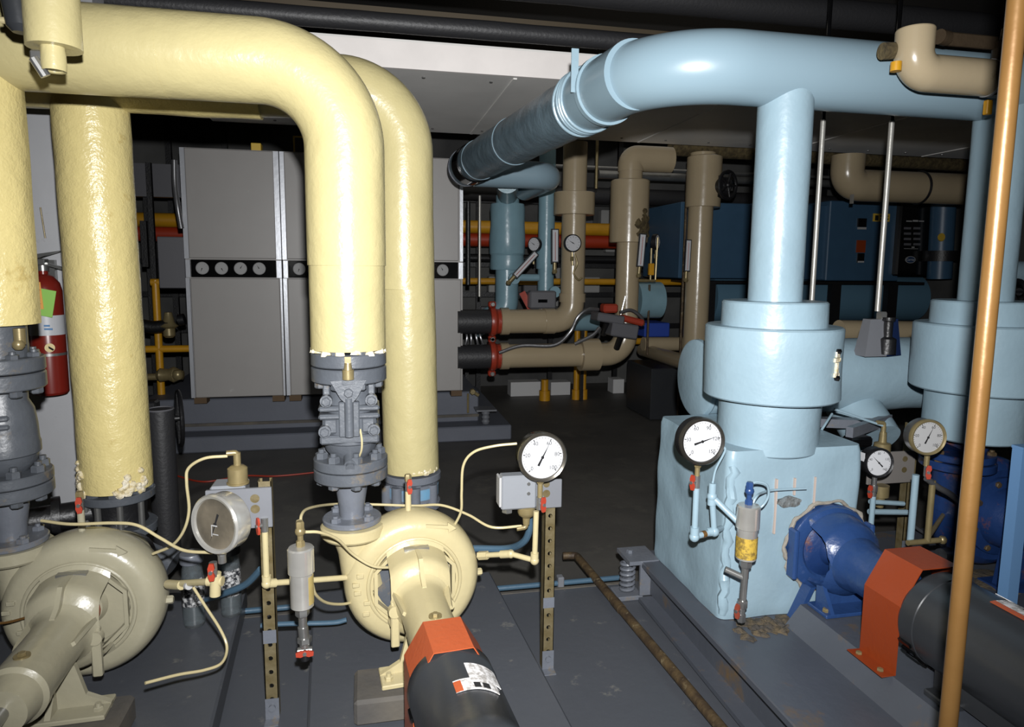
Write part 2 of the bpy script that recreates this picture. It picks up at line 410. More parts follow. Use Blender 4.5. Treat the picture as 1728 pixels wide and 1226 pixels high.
# spring isolator
t = T('spring_isolator', 'grey coil spring isolator at the left rear corner of the blue pump base', 'spring isolator', (1.12, 2.8, .1))
m = M(); h = []
for i in range(0, 97): th = i / 16 * 2 * PI; h.append(V((1.15 + .03 * math.cos(th), 2.81 + .03 * math.sin(th), .125 + .145 * i / 96)))
t.p('spring', m.tube(h, .0075, 8), GRP); t.p('foot', M().box((1.09, 2.76, .1), (1.21, 2.87, .122), bev=.004), GRP)

# ------------------------------------------------------------------ yellow insulated piping
ZR, R1 = 2.245, .124
XM, XL, YF = -.065, -1.135, 2.4
def jk(pts, r, rad, step=.025, n=40, wob=.035, wf=5.5): return M().tube(resample(fillet(pts, rad, 12), step), r, n, wob=wob, wf=wf)
t = T('insulated_yellow_pipe', 'thick yellow insulated pipe in front, running overhead then turning down to the centre valve', 'pipe', (XM, YF, 1.31), group='yellow insulated pipes')
t.p('overhead_run', jk([(-1.9, YF, ZR), (-.6, YF, ZR)], .1305, .1, wob=.01), YEL2)
t.p('elbow', M().tube(resample(fillet([(-.605, YF, ZR), (-.6, YF, ZR), (XM, YF, ZR), (XM, YF, 1.6)], .262, 20), .02), .130, 40), YEL2)
t.p('drop', jk([(XM, YF, 1.97), (XM, YF, 1.318)], .126, .1, wob=.012), YEL2)
t.p('drop', jk([(XL, YF, 2.2), (XL, YF, 1.41)], R1, .1, wob=.02), YEL)
m = M()
for k in range(14):
    th = k / 14 * 2 * PI; m.lathe([(.001, 0), (.02, .004), (.014, .02), (.001, .024)], (XM + .112 * math.cos(th), YF + .112 * math.sin(th), 1.298 + .004 * (k % 3)), n=7, wob=.4, wf=60)
t.p('torn_edge', m, RAW, kind='stuff')
YS = 3.1; XSM, XSL = .185, -1.063
t = T('insulated_yellow_pipe', 'yellow insulated pipe behind the front one, with the rough drop left of the cabinets', 'pipe', (XSM, YS, .63), group='yellow insulated pipes')
t.p('overhead_run', jk([(-2.1, YS, 2.335), (-.42, YS, 2.335)], .135, .1), YEL)
t.p('elbow', M().tube(resample(fillet([(-.43, YS, 2.34), (XSM - .02, YS, 2.36), (XSM - .02, YS, 1.5)], .26, 20), .02), .129, 40), YEL2)
t.p('drop', M().tube(resample([V((XSM - .02, YS, 1.97)), V((XSM + .005, YS, .67))], .025), .1255, 40, wob=.02), YEL2)
t.p('drop', M().tube(resample([V((XSL, YS, 2.28)), V((XSL + .01, YS, .66))], .02), .137, 44, wob=.02, wf=7), YEL)
rg = M()
for k in range(46):
    th = random.uniform(PI * 1.0, PI * 2.0); th = PI * 1.12 + random.gauss(0, .22) if k % 2 else PI * 1.72 + random.gauss(0, .25); zz = .655 + abs(random.gauss(0, .05)); rr = .137
    rg.lathe([(.001, -.006), (.016, -.002), (.012, .007), (.001, .012)], (XSL + .01 + rr * math.cos(th), YS + rr * math.sin(th), zz), ax=(math.cos(th), math.sin(th), 0), n=7, wob=.6, wf=60)
t.p('torn_edge', rg, RAW, kind='stuff', label='flaking torn insulation')
rg = M()
for k in range(12):
    th = PI * 1.6 + random.gauss(0, .35); rg.lathe([(.001, -.004), (.012, 0), (.001, .006)], (XSM + .005 + .122 * math.cos(th), YS + .122 * math.sin(th), .675 + random.random() * .015), ax=(math.cos(th), math.sin(th), 0), n=7, wob=.6, wf=60)
t.p('torn_edge', rg, RAW, kind='stuff')

# ------------------------------------------------------------------ flanges, valves
def flange(t, c, r, h, nb, rb, mt, mtb=None, hole=0.0, bolts=True, br=.015, up=.02, down=.0, ph=.2, name='flange', label=None):
    """disc flange with a chamfered rim and its bolts"""
    c = V(c); prof = [(r * .45, 0), (r - .004, 0), (r, .004), (r, h - .004), (r - .004, h), (r * .45, h)]
    f = t.p(name, M().lathe(prof, c, n=56), mt, label=label)
    if bolts:
        for k in range(nb):
            a = ph + 2 * PI * k / nb; p = c + V((rb * math.cos(a), rb * math.sin(a), 0)); m = M()
            if up: m.hex(p + V((0, 0, h)), (0, 0, 1), br * 1.25, up * .7); m.cyl(p + V((0, 0, h + up * .6)), p + V((0, 0, h + up * 1.1)), br * .62, n=10)
            if down: m.hex(p, (0, 0, -1), br * 1.25, down)
            t.p('bolt', m, mtb or mt, parent=f)
    return f
def valve(x, y, dz, label, mt, top=True):
    t = T('check_valve', label, 'valve', (x, y, .86 + dz), 0, 'grey check valves', local=True)
    z = lambda v: v - .86
    flange(t, (0, 0, z(1.262)), .127, .045, 8, .103, mt, bolts=True, up=.02, name='upper_flange', ph=.4)
    flange(t, (0, 0, z(1.208)), .127, .05, 8, .103, mt, up=0, down=.02, name='upper_flange', ph=.4)
    body = t.p('body', M().lathe([(.075, z(1.21)), (.074, z(1.17)), (.088, z(1.14)), (.094, z(1.09)), (.096, z(1.04)), (.099, z(1.03)), (.099, z(1.0)), (.092, z(.995)), (.086, z(.97)), (.068, z(.945)), (.05, z(.93)), (.05, z(.9))], n=40), mt)
    # clamped bonnet halves with rounded lugs, facing the room
    m = M()
    for zz in (1.125, 1.098): m.box((-.1, -.098, z(zz) - .009), (.1, .02, z(zz) + .009), bev=.006)
    m.box((-.097, -.1, z(1.005)), (.097, .02, z(1.035)), bev=.006)
    m.box((-.088, -.09, z(1.035)), (-.035, 0, z(1.095)), bev=.01); m.box((.035, -.09, z(1.035)), (.088, 0, z(1.095)), bev=.01)
    t.p('bonnet', m, mt)
    m = M().prism([(-.058, 0), (.058, 0), (.026, -.06), (.014, -.072), (-.014, -.072), (-.026, -.06)], (0, -.09, z(1.225)), (1, 0, 0), (0, 0, 1), (0, -.035, 0))
    m.box((-.034, -.108, z(1.03)), (.034, -.08, z(1.15)), bev=.004).cyl((0, -.115, z(1.035)), (0, -.115, z(1.165)), .015, n=16)
    t.p('yoke', m, mt)
    t.p('stem', M().cyl((0, -.128, z(1.23)), (0, -.128, z(1.262)), .019, n=16).cyl((0, -.128, z(1.262)), (0, -.128, z(1.285)), .014, .011, n=16).box((-.01, -.136, z(1.285)), (.01, -.12, z(1.305))), BRASS, label='brass stem')
    for sx, sz in ((-.073, 1.155), (.073, 1.155), (-.08, 1.052), (.08, 1.052), (0, 1.185)):
        yy = -.112 if sx else -.126
        t.p('bolt', M().cyl((sx, yy, z(sz)), (sx, yy + .03, z(sz)), .02, n=18).hex((sx, yy, z(sz)), (0, -1, 0), .016, .012), mt)
    for sx in (-.0735, .0735): t.p('lug', M().box((sx - .0115, -.075, z(1.155)), (sx + .0115, 0, z(1.205)), bev=.004), mt)
    t.p('drain_plug', M().cyl((0, -.045, z(.962)), (0, -.115, z(.935)), .024, .02, n=18).cyl((0, -.1, z(.94)), (0, -.128, z(.93)), .015, n=14), mt)
    flange(t, (0, 0, z(.905)), .127, .034, 8, .1, mt, up=.03, name='lower_flange', br=.017)
    lf = flange(t, (0, 0, z(.862)), .127, .04, 8, .1, mt, up=0, down=.018, name='lower_flange')
    return t
valve(XM, YF, 0, 'grey check valve above the centre yellow pump, with a dried yellow paint drip', GRPC)
solo('paint_drip', M().tube(smooth([(XM + .035, YF - .1, 1.055), (XM + .04, YF - .112, 1.02), (XM + .038, YF - .107, .985), (XM + .028, YF - .085, .952)], 4), .0035, 6), YELP, 'thin drip of yellow paint dried on the front of the centre grey valve', 'paint drip', kind='stuff')
lv = valve(XL, YF, -.0, 'grey check valve at the left edge above the cream pump', GRPC)
lv.e.rotation_euler.z = -1.15
def reducer(x, y, label):
    t = T('reducer_spool', label, 'pipe fitting', (x, y, .7), 0, 'grey reducers', local=True)
    t.p('cone', M().lathe([(.056, .162), (.054, .12), (.045, .06), (.043, .022), (.05, .018)], n=32), GRP)
    flange(t, (0, 0, 0), .102, .02, 4, .078, GRP, up=.02, name='flange', ph=.8)
    return t
reducer(XM, YF, 'grey tapered reducer between the centre grey valve and the yellow pump')
reducer(XL, YF, 'grey tapered reducer between the left-edge valve and the cream pump')
# nipple above the left valve
t = T('pipe_nipple', 'weathered grey threaded pipe piece with a brass cock between the left-edge insulation and valve', 'pipe fitting', (XL, YF, 1.307))
t.p('nipple', M().cyl((XL, YF, 1.307), (XL, YF, 1.43), .085, n=28), GRPC)
t.p('cock', M().cyl((XL + .09, YF - .05, 1.35), (XL + .09, YF - .05, 1.40), .016, n=12).ball((XL + .09, YF - .06, 1.35), .018, 10), BRASS)

# ------------------------------------------------------------------ pumps
def pump(name, x, y, rz, label, P_, inner, zc=.485):
    t = T(name, label, 'pump', (x, y, .2), rz, 'base-mounted pumps', local=True)
    Z = zc - .2; R = .243
    prof = [(.06, -.02), (.148, -.02), (.148, -.075), (.17, -.079), (.2, -.082), (.222, -.07), (.238, -.045), (.243, -.015), (.243, .015), (.238, .045), (.22, .07), (.19, .085), (.06, .09)]
    t.p('volute', M().lathe([(r, h) for r, h in prof], (0, 0, Z), (0, 1, 0), n=72), P_)
    # tangential discharge neck and flange
    t.p('discharge_neck', M().tube([V((-.17, 0, Z - .02)), V((-.185, 0, Z + .06)), V((-.2, 0, Z + .12)), V((-.205, 0, Z + .18))], [.07, .068, .06, .075], 28), P_)
    cs = t.p('discharge_flange', M().lathe([(.05, 0), (.106, 0), (.112, .008), (.112, .036), (.106, .042), (.05, .042)], (-.205, 0, .458), n=48), P_)
    # raised casing ring + cover octagon
    ring = t.p('cover_ring', M().torus((0, -.08, Z), (0, 1, 0), .163, .007, n=56, m=8), P_)
    oc = lambda R_: [(R_ * math.cos(PI / 8 + PI / 4 * k), R_ * math.sin(PI / 8 + PI / 4 * k)) for k in range(8)]
    mm = M(); o1, o2 = oc(.155), oc(.142)
    mm.rings([[V((q[0], yy, Z + q[1])) for q in oo] for oo, yy in ((o1, -.07), (o1, -.088), (o2, -.088), (o2, -.05))], closed=True)
    t.p('cover_rim', mm, P_, ang=20)
    t.p('seal_chamber', M().lathe([(.135, 0), (.135, .012), (.07, .014), (.06, .04), (.035, .05), (.035, .1)], (0, -.02, Z), (0, -1, 0), n=32), inner, label='seal chamber face inside the bracket window')
    t.p('seal', M().lathe([(.06, 0), (.06, .03), (.03, .03)], (0, -.075, Z), (0, -1, 0), n=24), SEALM)
    rad = math.radians
    def shell(base, rows, w=.1, th=.012, k=16):
        m = M(); out = []
        for yy, rr in rows:
            hf = math.asin(min(1, w / rr)); o = []; i_ = []
            for j in range(k + 1):
                a = base + hf * (2 * j / k - 1)
                o.append(V((rr * math.cos(a), yy, Z + rr * math.sin(a)))); i_.append(V(((rr - th) * math.cos(a), yy, Z + (rr - th) * math.sin(a))))
            out.append(o + i_[::-1])
        return m.rings(out)
    rows = [(-.075, .166), (-.09, .163), (-.098, .15), (-.13, .146), (-.17, .141), (-.19, .136), (-.203, .126), (-.212, .108), (-.217, .1005), (-.225, .09), (-.235, .078)]
    t.p('bracket_arch', shell(rad(90), rows), P_)
    t.p('bracket_arch', shell(rad(270), rows), P_)
    t.p('bearing_barrel', M().lathe([(.04, .2), (.098, .205), (.102, .214), (.092, .225), (.083, .238), (.078, .26), (.077, .36), (.078, .5), (.082, .505), (.083, .53), (.072, .54), (.06, .6), (.04, .602)], (0, 0, Z), (0, -1, 0), n=40), P_)
    m = M()
    m.prism([(0, -.02), (.01, .006), (.09, .004), (.125, -.045), (.16, -.062), (.16, -.07), (0, -.07)], (-.007, -.12, Z + .142), (0, -1, 0), (0, 0, 1), (.014, 0, 0))
    for a in (158, 22):
        a = rad(a); dd = V((math.cos(a), 0, math.sin(a))); s_ = V((-math.sin(a), 0, math.cos(a))) * .006
        m.prism([(.07, 0), (.103, 0), (.085, .13), (.07, .14)], V((0, -.21, Z)) - s_, dd, (0, -1, 0), s_ * 2)
    for sx in (-1, 1):
        m.box((sx * .088 - .014, -.222, Z - .15), (sx * .088 + .014, -.2, Z + .01), bev=.004)
        m.cyl((sx * .09, -.205, Z - .02), (sx * .09, -.232, Z - .02), .021, n=16)
    t.p('rib', m, P_)
    t.p('name_plate', M().box((-.043, -.128, Z + .1355), (.043, -.104, Z + .1485)), STEEL, label='worn metal plate')
    t.p('oil_plug', M().cyl((0, -.47, Z + .07), (0, -.47, Z + .081), .02, n=16).hex((0, -.47, Z + .079), (0, 0, 1), .011, .01), BRASS)
    t.p('shaft', M().cyl((0, -.12, Z), (0, -.66, Z), .02, n=20), STEEL)
    # support foot
    m = M().prism([(-.15, 0), (.15, 0), (.15, .015), (.085, .05), (.06, Z - .14), (-.06, Z - .14), (-.085, .05), (-.15, .015)], (0, -.29, .085), (1, 0, 0), (0, 0, 1), (0, -.018, 0))
    m.box((-.15, -.37, .085), (.15, -.26, .1), bev=.003)
    m.prism([(0, 0), (.1, 0), (.02, Z - .16), (0, Z - .16)], (-.008, -.26, .1), (0, -1, 0), (0, 0, 1), (.016, 0, 0))
    t.p('support_foot', m, P_)
    for sx in (-.125, .125):
        t.p('foot_bolt', M().hex((sx, -.335, .1), (0, 0, 1), .014, .012).cyl((sx, -.335, .11), (sx, -.335, .122), .008, n=10), P_)
    # casing foot and top / side tappings
    t.p('suction_hub', M().lathe([(.17, .08), (.13, .11), (.085, .13), (.085, .3), (.11, .305), (.11, .34), (.03, .34)], (0, 0, Z), (0, 1, 0), n=36), P_)
    t.p('side_plug', M().hex((.24, -.01, Z - .02), (1, 0, 0), .014, .022), P_)
    ml = M()
    for k, (dx, dz) in enumerate(((-.19, .05), (-.205, .02), (-.2, -.01), (-.168, -.05), (-.172, -.09))): ml.box((dx - .012, -.088, Z + dz - .007), (dx + .012, -.07, Z + dz + .007), bev=.002)
    ml.prism([(-.05, 0), (.03, -.012), (.03, -.026), (.06, -.012), (.028, .012), (.028, 0), (-.05, .012)], (.09, -.076, Z + .2), (1, 0, 0), (0, 0, 1), (0, -.006, 0))
    t.p('cast_marks', ml, P_, kind='stuff')
    return t
AM, AL = math.radians(5), math.radians(1.5)
pump('centrifugal_pump', .143, YF, AM, 'glossy yellow centrifugal pump in the centre foreground', YELP, GRPC)
pump('centrifugal_pump', -.925, YF, AL, 'cream-painted centrifugal pump in the left foreground', CREAM, CREAM)
def guard(x, y, rz, label, mt, zc, w, top, y0, y1, foot):
    t = T('coupling_guard', label, 'coupling guard', (x, y, foot), rz, 'orange coupling guards', local=True)
    Z = zc - foot
    pf = [(-w - .05, 0), (-w, 0), (-w, Z + top * .25), (-w * .5, Z + top), (w * .5, Z + top), (w, Z + top * .25), (w, 0), (w + .05, 0)]
    t.p('hood', M().ribbon([V((p[0], y0, p[1])) for p in pf], (0, y1 - y0, 0), .003), mt, ang=15)
    for sx in (-w - .03, w + .03):
        for yy in (y0 + .03, y1 - .03): t.p('bolt', M().hex((sx, yy, .003), (0, 0, 1), .01, .007), BRASS)
    return t
guard(.143, YF, AM, 'orange folded-sheet coupling guard in front of the centre yellow pump', ORG, .485, .105, .118, -.735, -.57, .2)
guard(1.7, 2.2, 0, 'orange folded-sheet coupling guard beside the royal blue pump', ORG2, .55, .13, .15, -.53, -.375, .366)
def motor(x, y, rz, label, zc, r, y0, L, foot, deco):
    t = T('electric_motor', label, 'motor', (x, y, foot), rz, 'pump motors', local=True)
    Z = zc - foot
    t.p('body', M().lathe([(.03, 0), (r * .7, 0), (r * .9, .015), (r, .035), (r, .085), (r * .985, .088), (r * .985, L - .09), (r, L - .087), (r, L - .04), (r * .85, L), (.02, L)], (0, y0, Z), (0, -1, 0), n=56), MOTB)
    t.p('hub', M().cyl((0, y0 + .05, Z), (0, y0, Z), .045, n=24), MOTB)
    m = M()
    for k in range(5):
        for s_ in (-1, 1):
            a = math.radians(205 + 12 * k) if s_ < 0 else math.radians(335 - 12 * k)
            c = V((r * .97 * math.cos(a), y0 - .055, Z + r * .97 * math.sin(a)))
            m.box(c - V((.012, .022, .006)), c + V((.012, .022, .006)), rot=Matrix.Rotation(-a, 3, 'Y'))
    t.p('vent_slots', m, BLKP, kind='stuff')
    if L > .3: t.p('feet', M().box((-r * .85, y0 - L * .35, 0), (r * .85, y0 - L * .2, .02), bev=.004).box((-r * .85, y0 - L * .85, 0), (r * .85, y0 - L * .7, .02), bev=.004).box((-r * .6, y0 - L * .85, .02), (r * .6, y0 - L * .2, Z - r * .5)), MOTB)
    # paper label wrapped on the shell
    def wrap(a0, a1, ya, yb, rr, k=12):
        m = M(); rings = []
        for j in range(k + 1):
            a = math.radians(a0 + (a1 - a0) * j / k); q = V((math.cos(a), 0, math.sin(a)))
            rings.append([V((0, ya, Z)) + q * rr, V((0, yb, Z)) + q * rr, V((0, yb, Z)) + q * (rr - .002), V((0, ya, Z)) + q * (rr - .002)])
        return m.rings(rings)
    for nm, a0, a1, ya, yb, mt, lb in deco:
        t.p(nm, wrap(a0, a1, y0 - ya, y0 - yb, r + .0015 + (.0008 if nm != 'label' else 0)), mt, label=lb)
    return t
motor(.143, YF, AM, 'dark grey electric motor with a white label in the centre foreground', .485, .118, -.665, .42, .2,
      [('label', 40, 84, .13, .2, LABEL, 'worn white paper label'), ('label', 50, 105, .195, .24, LABEL, None), ('label_patch', 96, 105, .2, .24, ORG, 'small orange patch on the label'), ('label_print', 74, 82, .215, .235, INK, None), ('label_print', 62, 71, .215, .235, INK, None)])
motor(1.7, 2.2, 0, 'large dark grey electric motor behind the copper pipe at right', .55, .142, -.5, .62, .366,
      [('label', 62, 92, .22, .34, LABEL, 'white paper label'), ('label', 50, 64, .16, .36, LABEL, None), ('label_patch', 92, 99, .22, .34, ORG, 'small orange patch on the label'), ('label_print', 66, 72, .27, .32, INK, None), ('label_print', 74, 78, .27, .32, INK, None)])
# support block under the centre pump foot
solo('support_block', M().box((-.06, 1.98, .2), (.33, 2.16, .284), bev=.01), CONC, 'small weathered concrete block under the foot of the centre yellow pump', 'block')
solo('support_block', M().box((-1.1, 1.98, .2), (-.72, 2.16, .284), bev=.01), CONC, 'weathered concrete block under the foot of the cream pump', 'block')

# ------------------------------------------------------------------ suction side fittings behind the yellow pumps
t = T('suction_diffuser', 'grey flanged suction fitting with blue paint traces behind the centre pump', 'pipe fitting', (XSM, YS, .2))
flange(t, (XSM + .005, YS, .625), .133, .034, 8, .1, GRP, up=.0, down=.015, name='top_flange')
t.p('coupling_body', M().lathe([(.1, 0), (.12, .004), (.12, .085), (.1, .09)], (XSM + .005, YS, .53), n=40), GRP)
m = M()
for a in (200, 235, 275, 320):
    a = math.radians(a); m.cyl((XSM + .118 * math.cos(a), YS + .118 * math.sin(a), .53), (XSM + .118 * math.cos(a), YS + .118 * math.sin(a), .615), .025, n=16)
t.p('lug', m, GRP)
t.p('blue_band', M().lathe([(.119, 0), (.1225, .002), (.1225, .05), (.119, .052)], (XSM + .005, YS, .55), n=40), mat('worn_blue_band', (98, 140, 168), .4, rgb2=(112, 122, 136), vscale=14), label='old blue paint band')
flange(t, (XSM + .005, YS, .49), .13, .036, 8, .1, GRP, up=0, down=.015, name='lower_flange')
t.p('elbow_body', M().tube(fillet([(XSM, YS, .5), (XSM - .02, YS, .4), (.14, YS - .2, .42), (.125, 2.7, .47)], .12, 6), .09, 28), GRP)
t.p('stand', M().cyl((XSM, YS, .1), (XSM, YS, .36), .03, n=16).box((XSM - .08, YS - .08, 0), (XSM + .08, YS + .08, .1)), GRP)
t = T('suction_diffuser', 'dark grey flanged suction fitting below the rough yellow drop left of the grey cabinets', 'pipe fitting', (XSL, YS, .2))
c = V((XSL + .01, YS, 0))
flange(t, c + V((0, 0, .61)), .143, .035, 8, .115, GRPC, up=.02, name='top_flange', br=.018)
t.p('body', M().lathe([(.1, 0), (.112, .004), (.105, .03), (.112, .1), (.1, .105)], c + V((0, 0, .505)), n=40), BLK)
m = M()
for a in (215, 250, 290, 330):
    a = math.radians(a); q = c + V((.122 * math.cos(a), .122 * math.sin(a), .5)); m.cyl(q, q + V((0, 0, .11)), .013, n=10).hex(q, (0, 0, -1), .018, .02)
t.p('stud', m, STEEL)
flange(t, c + V((0, 0, .462)), .145, .035, 8, .115, GRPC, up=0, down=.02, name='lower_flange', br=.018)
t.p('elbow_body', M().tube(fillet([c + V((0, 0, .47)), c + V((0, 0, .36)), (-.96, 2.9, .42), (-.93, 2.7, .475)], .12, 6), .1, 28), BLK)
t.p('stand', M().cyl(c, c + V((0, 0, .36)), .035, n=16), BLK)
t.p('side_nozzle', M().cyl(c + V((-.08, -.02, .56)), c + V((-.3, -.1, .56)), .055, n=24).lathe([(.05, 0), (.085, 0), (.085, .03), (.05, .03)], c + V((-.2, -.06, .56)), (-.93, -.33, 0), n=28), BLK)
t.p('drain_nozzle', M().cyl(c + V((.08, -.08, .42)), c + V((.22, -.12, .36)), .04, n=20).cyl(c + V((.2, -.115, .37)), c + V((.24, -.125, .35)), .055, n=20), GRPC)

# ------------------------------------------------------------------ instruments
def dial(t, c, n, R, depth, case, bez, face, needle, nums=('0', '20', '40', '60', '80', '100'), parent=None, fine=True, glass=False):
    c = V(c); n = V(n).normalized(); w = (V((0, 0, 1)) - n * n.z).normalized(); u = w.cross(n)
    b = t.p('case', M().lathe([(R * .5, -depth), (R * .93, -depth), (R * .97, -depth * .9), (R * .97, -.012), (R, -.01), (R, 0), (R * .9, .003), (R * .86, -.004), (R * .84, -.006)], c, n, n=56), case, parent)
    t.p('bezel', M().lathe([(R * .84, -.006), (R * .87, .003), (R * .96, .006), (R * 1.01, 0), (R * 1.01, -.012), (R * .84, -.012)], c, n, n=56), bez, b)
    f = t.p('dial_face', M().lathe([(.0001, -.004), (R * .85, -.004), (R * .85, -.008), (.0001, -.008)], c, n, n=48), face, b)
    if fine:
        tk = M(); k = 31
        for i in range(k):
            a = math.radians(225 - 270 * i / (k - 1)); L = .075 if i % 6 == 0 else .04; q = u * math.cos(a) + w * math.sin(a); s = q.cross(n) * (R * (.009 if i % 6 else .018)); p0 = c + n * -.0036 + q * R * .81; p1 = c + n * -.0036 + q * R * (.81 - L * 1.3)
            tk.add([p0 - s, p0 + s, p1 + s, p1 - s], [(0, 1, 2, 3)])
        for i, tx in enumerate(nums):
            a = math.radians(225 - 270 * i / (len(nums) - 1)); q = u * math.cos(a) + w * math.sin(a); tk.text(tx, c + q * R * .62 - n * .0038, u, w, R * .22)
        t.p('scale_marks', tk, INK, b)
    a = math.radians(needle); q = u * math.cos(a) + w * math.sin(a); s = q.cross(n)
    p = c - n * .0015
    t.p('needle', M().add([p + q * R * .68, p + s * R * .035 - q * R * .05, p - q * R * .38 + s * R * .05, p - q * R * .38 - s * R * .05, p - s * R * .035 - q * R * .05], [(0, 1, 2, 3, 4)]).cyl(p - n * .001, p + n * .0015, R * .06, n=14), INK, b)
    return b
def cock(t, c, hd, rh=.02, ax=(0, 0, 1), red=REDH):
    """small valve with a red two-wing handle facing hd"""
    c = V(c); hd = V(hd).normalized(); ax = V(ax).normalized()
    b = t.p('valve_body', M().cyl(c - ax * .022, c + ax * .022, .0115, n=14).cyl(c, c + hd * .022, .007, n=10), STEEL)
    s = ax.cross(hd).normalized()
    wing = [(-.0, .006), (.012, .011), (.026, .008), (.027, -.004), (.012, -.009), (0, -.008), (-.012, -.009), (-.027, -.004), (-.026, .008), (-.012, .011)]
    t.p('handle', M().prism([(a * 1.0, b_) for a, b_ in wing], c + hd * .018, ax, s, hd * .007), red, b, label='red wing handle')
    t.p('handle_screw', M().cyl(c + hd * .024, c + hd * .029, .006, n=10), STEEL, b)
    return b
def strut(x, y, z0, z1, name_label, rz=0):
    n_ = int((z1 - z0) / .048); h = n_ * .048
    t = T('strut_post', name_label, 'post', (x, y, z0), rz, 'perforated strut posts', local=True)
    t.p('channel', M().holed((0, -.0205, 0), (1, 0, 0), (0, 0, 1), (0, 1, 0), .041, .048, n_, .0078, .0025)
        .box((-.0205, -.0205, 0), (-.018, .0205, h)).box((.018, -.0205, 0), (.0205, .0205, h))
        .box((-.018, .018, 0), (-.011, .0205, h)).box((.011, .018, 0), (.018, .0205, h)), STRUT)
    t.p('foot_clip', M().box((-.022, -.0235, .0), (.022, -.0205, .075)).box((-.022, -.06, 0), (.022, -.0205, .004)).cyl((0, -.0235, .045), (0, -.032, .045), .011, n=14), GRP)
    return t
strut(.642, 2.34, .1, .78, 'perforated strut post carrying the large gauge right of the centre pump')
strut(-.33, 2.24, .1, .93, 'perforated strut post between the two yellow-piped pumps')
strut(2.42, 2.6, .29, .95, 'perforated strut post behind the orange guard at right')
solo('paint_patch', M().box((.6205, 2.3175, .345), (.6625, 2.3192, .385)).box((-.3505, 2.2172, .37), (-.3095, 2.2192, .415)), GRP, 'flat grey paint patches brushed on the two left strut posts', 'paint patch', kind='stuff')

# --- centre gauge set
def plate(name, lab, lo, hi, holes, mt, group='bored sensor plates'):
    lo, hi = V(lo), V(hi); t = T(name, lab, 'bracket plate', ((lo.x + hi.x) / 2, hi.y, lo.z), 0, group)
    t.p('plate', M().box(lo, hi, bev=.002), mt)
    for hx, hz, r in holes: t.p('hole', M().cyl((hx, lo.y - .0008, hz), (hx, lo.y + .001, hz), r, n=20), STRUT)
    return t
plate('mounting_plate', 'small grey metal plate behind the stem of the large centre gauge', (.57, 2.305, .735), (.68, 2.316, .84), [(.622, .79, .014), (.622, .825, .012)], PLATE)
t = T('pressure_switch', 'light grey pressure switch box on the post left of the large centre gauge', 'pressure switch', (.51, 2.3, .74))
t.p('housing', M().box((.448, 2.262, .752), (.575, 2.315, .875), bev=.006), SWB); t.p('side_flap', M().box((.44, 2.258, .765), (.449, 2.318, .872), bev=.003), WHITED)
t.p('cover_screw', M().cyl((.545, 2.262, .845), (.545, 2.257, .845), .006, n=12), STEEL); t.p('cover_screw', M().cyl((.545, 2.262, .81), (.545, 2.257, .81), .006, n=12), STEEL)
t.p('sensor_cup', M().lathe([(.012, -.065), (.014, -.04), (.028, -.03), (.032, -.02), (.032, 0), (.02, .004)], (.545, 2.29, .752), n=28), BRASS)
t.p('elbow_fitting', M().tube(fillet([(.545, 2.29, .7), (.545, 2.29, .675), (.51, 2.29, .672)], .01, 4), .009, 12), BRASS)
t.p('bottom_nut', M().hex((.475, 2.29, .752), (0, 0, -1), .02, .018), STEEL)
GC = V((.588, 2.235, .945))
t = T('pressure_gauge', 'large round pressure gauge with chrome case and white dial right of the centre pump', 'gauge', (GC.x, GC.y, .86), 0, 'pressure gauges')
dial(t, GC, (0.02, -1, .06), .087, .06, mat('dark_chrome', (92, 88, 80), .2, metal=.7), mat('dark_chrome', (92, 88, 80), .2, metal=.7), WHITE, 62)
t.p('stem', M().hex((.583, 2.245, .87), (0, 0, -1), .014, .02).cyl((.583, 2.245, .85), (.583, 2.245, .8), .0095, n=14), BRASS)
t = T('gauge_cock', 'small valve with red wing handle under the large centre gauge', 'valve', (.58, 2.245, .75), 0, 'red-handled gauge cocks'); cock(t, (.581, 2.245, .778), (.4, -.9, 0))
a = P(905, 862, y=2.245); b_ = P(902, 945, y=2.245); c_ = P(862, 934, y=2.30); d_ = P(808, 937, y=2.385)
t = T('gauge_pipe', 'yellow threaded pipe from the right side of the centre pump to the large gauge', 'pipe', b_, 0, 'small yellow gauge pipes')
t.p('pipe', M().cyl(a, b_, .0098, n=16), YELP); t.p('pipe', M().cyl(b_, c_, .0098, n=14).cyl(c_, d_, .0098, n=14), YELP)
t.p('elbow', M().ball(b_, .0165, 14).cyl(b_, b_ + V((0, 0, .028)), .0145, n=16), YELP)
t.p('elbow', M().cyl(c_ + (d_ - c_) * .0, c_ + (d_ - c_) * .3, .0145, n=14).ball(c_, .0155, 12), YELP)
t.p('coupling', M().cyl(d_, d_ + (c_ - d_) * .28, .016, n=6), YELP)
# tubes
def ctube(label, pts, r=.0048, mt=YELP, name='copper_tube', cat='tube', group='thin painted copper tubes', n=8):
    return solo(name, M().tube(smooth(pts, n), r, 10), mt, label, cat, group)
ctube('cream-painted tube looping from the back of the large centre gauge down to the pump', [P(872, 748, y=2.27), P(835, 752, y=2.28), P(800, 762, y=2.3), P(782, 785, y=2.32), P(779, 830, y=2.34), P(778, 862, y=2.36), P(766, 888, y=2.39)])
ctube('cream-painted tube passing behind the centre reducer to the brass cup under the switch box', [P(508, 893, y=2.15), P(509, 868, y=2.2), P(525, 856, y=2.3), P(570, 850, y=2.52), P(640, 851, y=2.52), P(700, 853, y=2.5), P(745, 852, y=2.45), P(790, 868, y=2.38), P(830, 889, y=2.3), P(880, 887, y=2.29)])
ctube('cream-painted tube curving from the metal cylinder across the centre pump face', [P(515, 897, y=2.12), P(540, 898, y=2.14), P(570, 910, y=2.2), P(596, 935, y=2.25), P(630, 955, y=2.26), P(664, 957, y=2.29)])
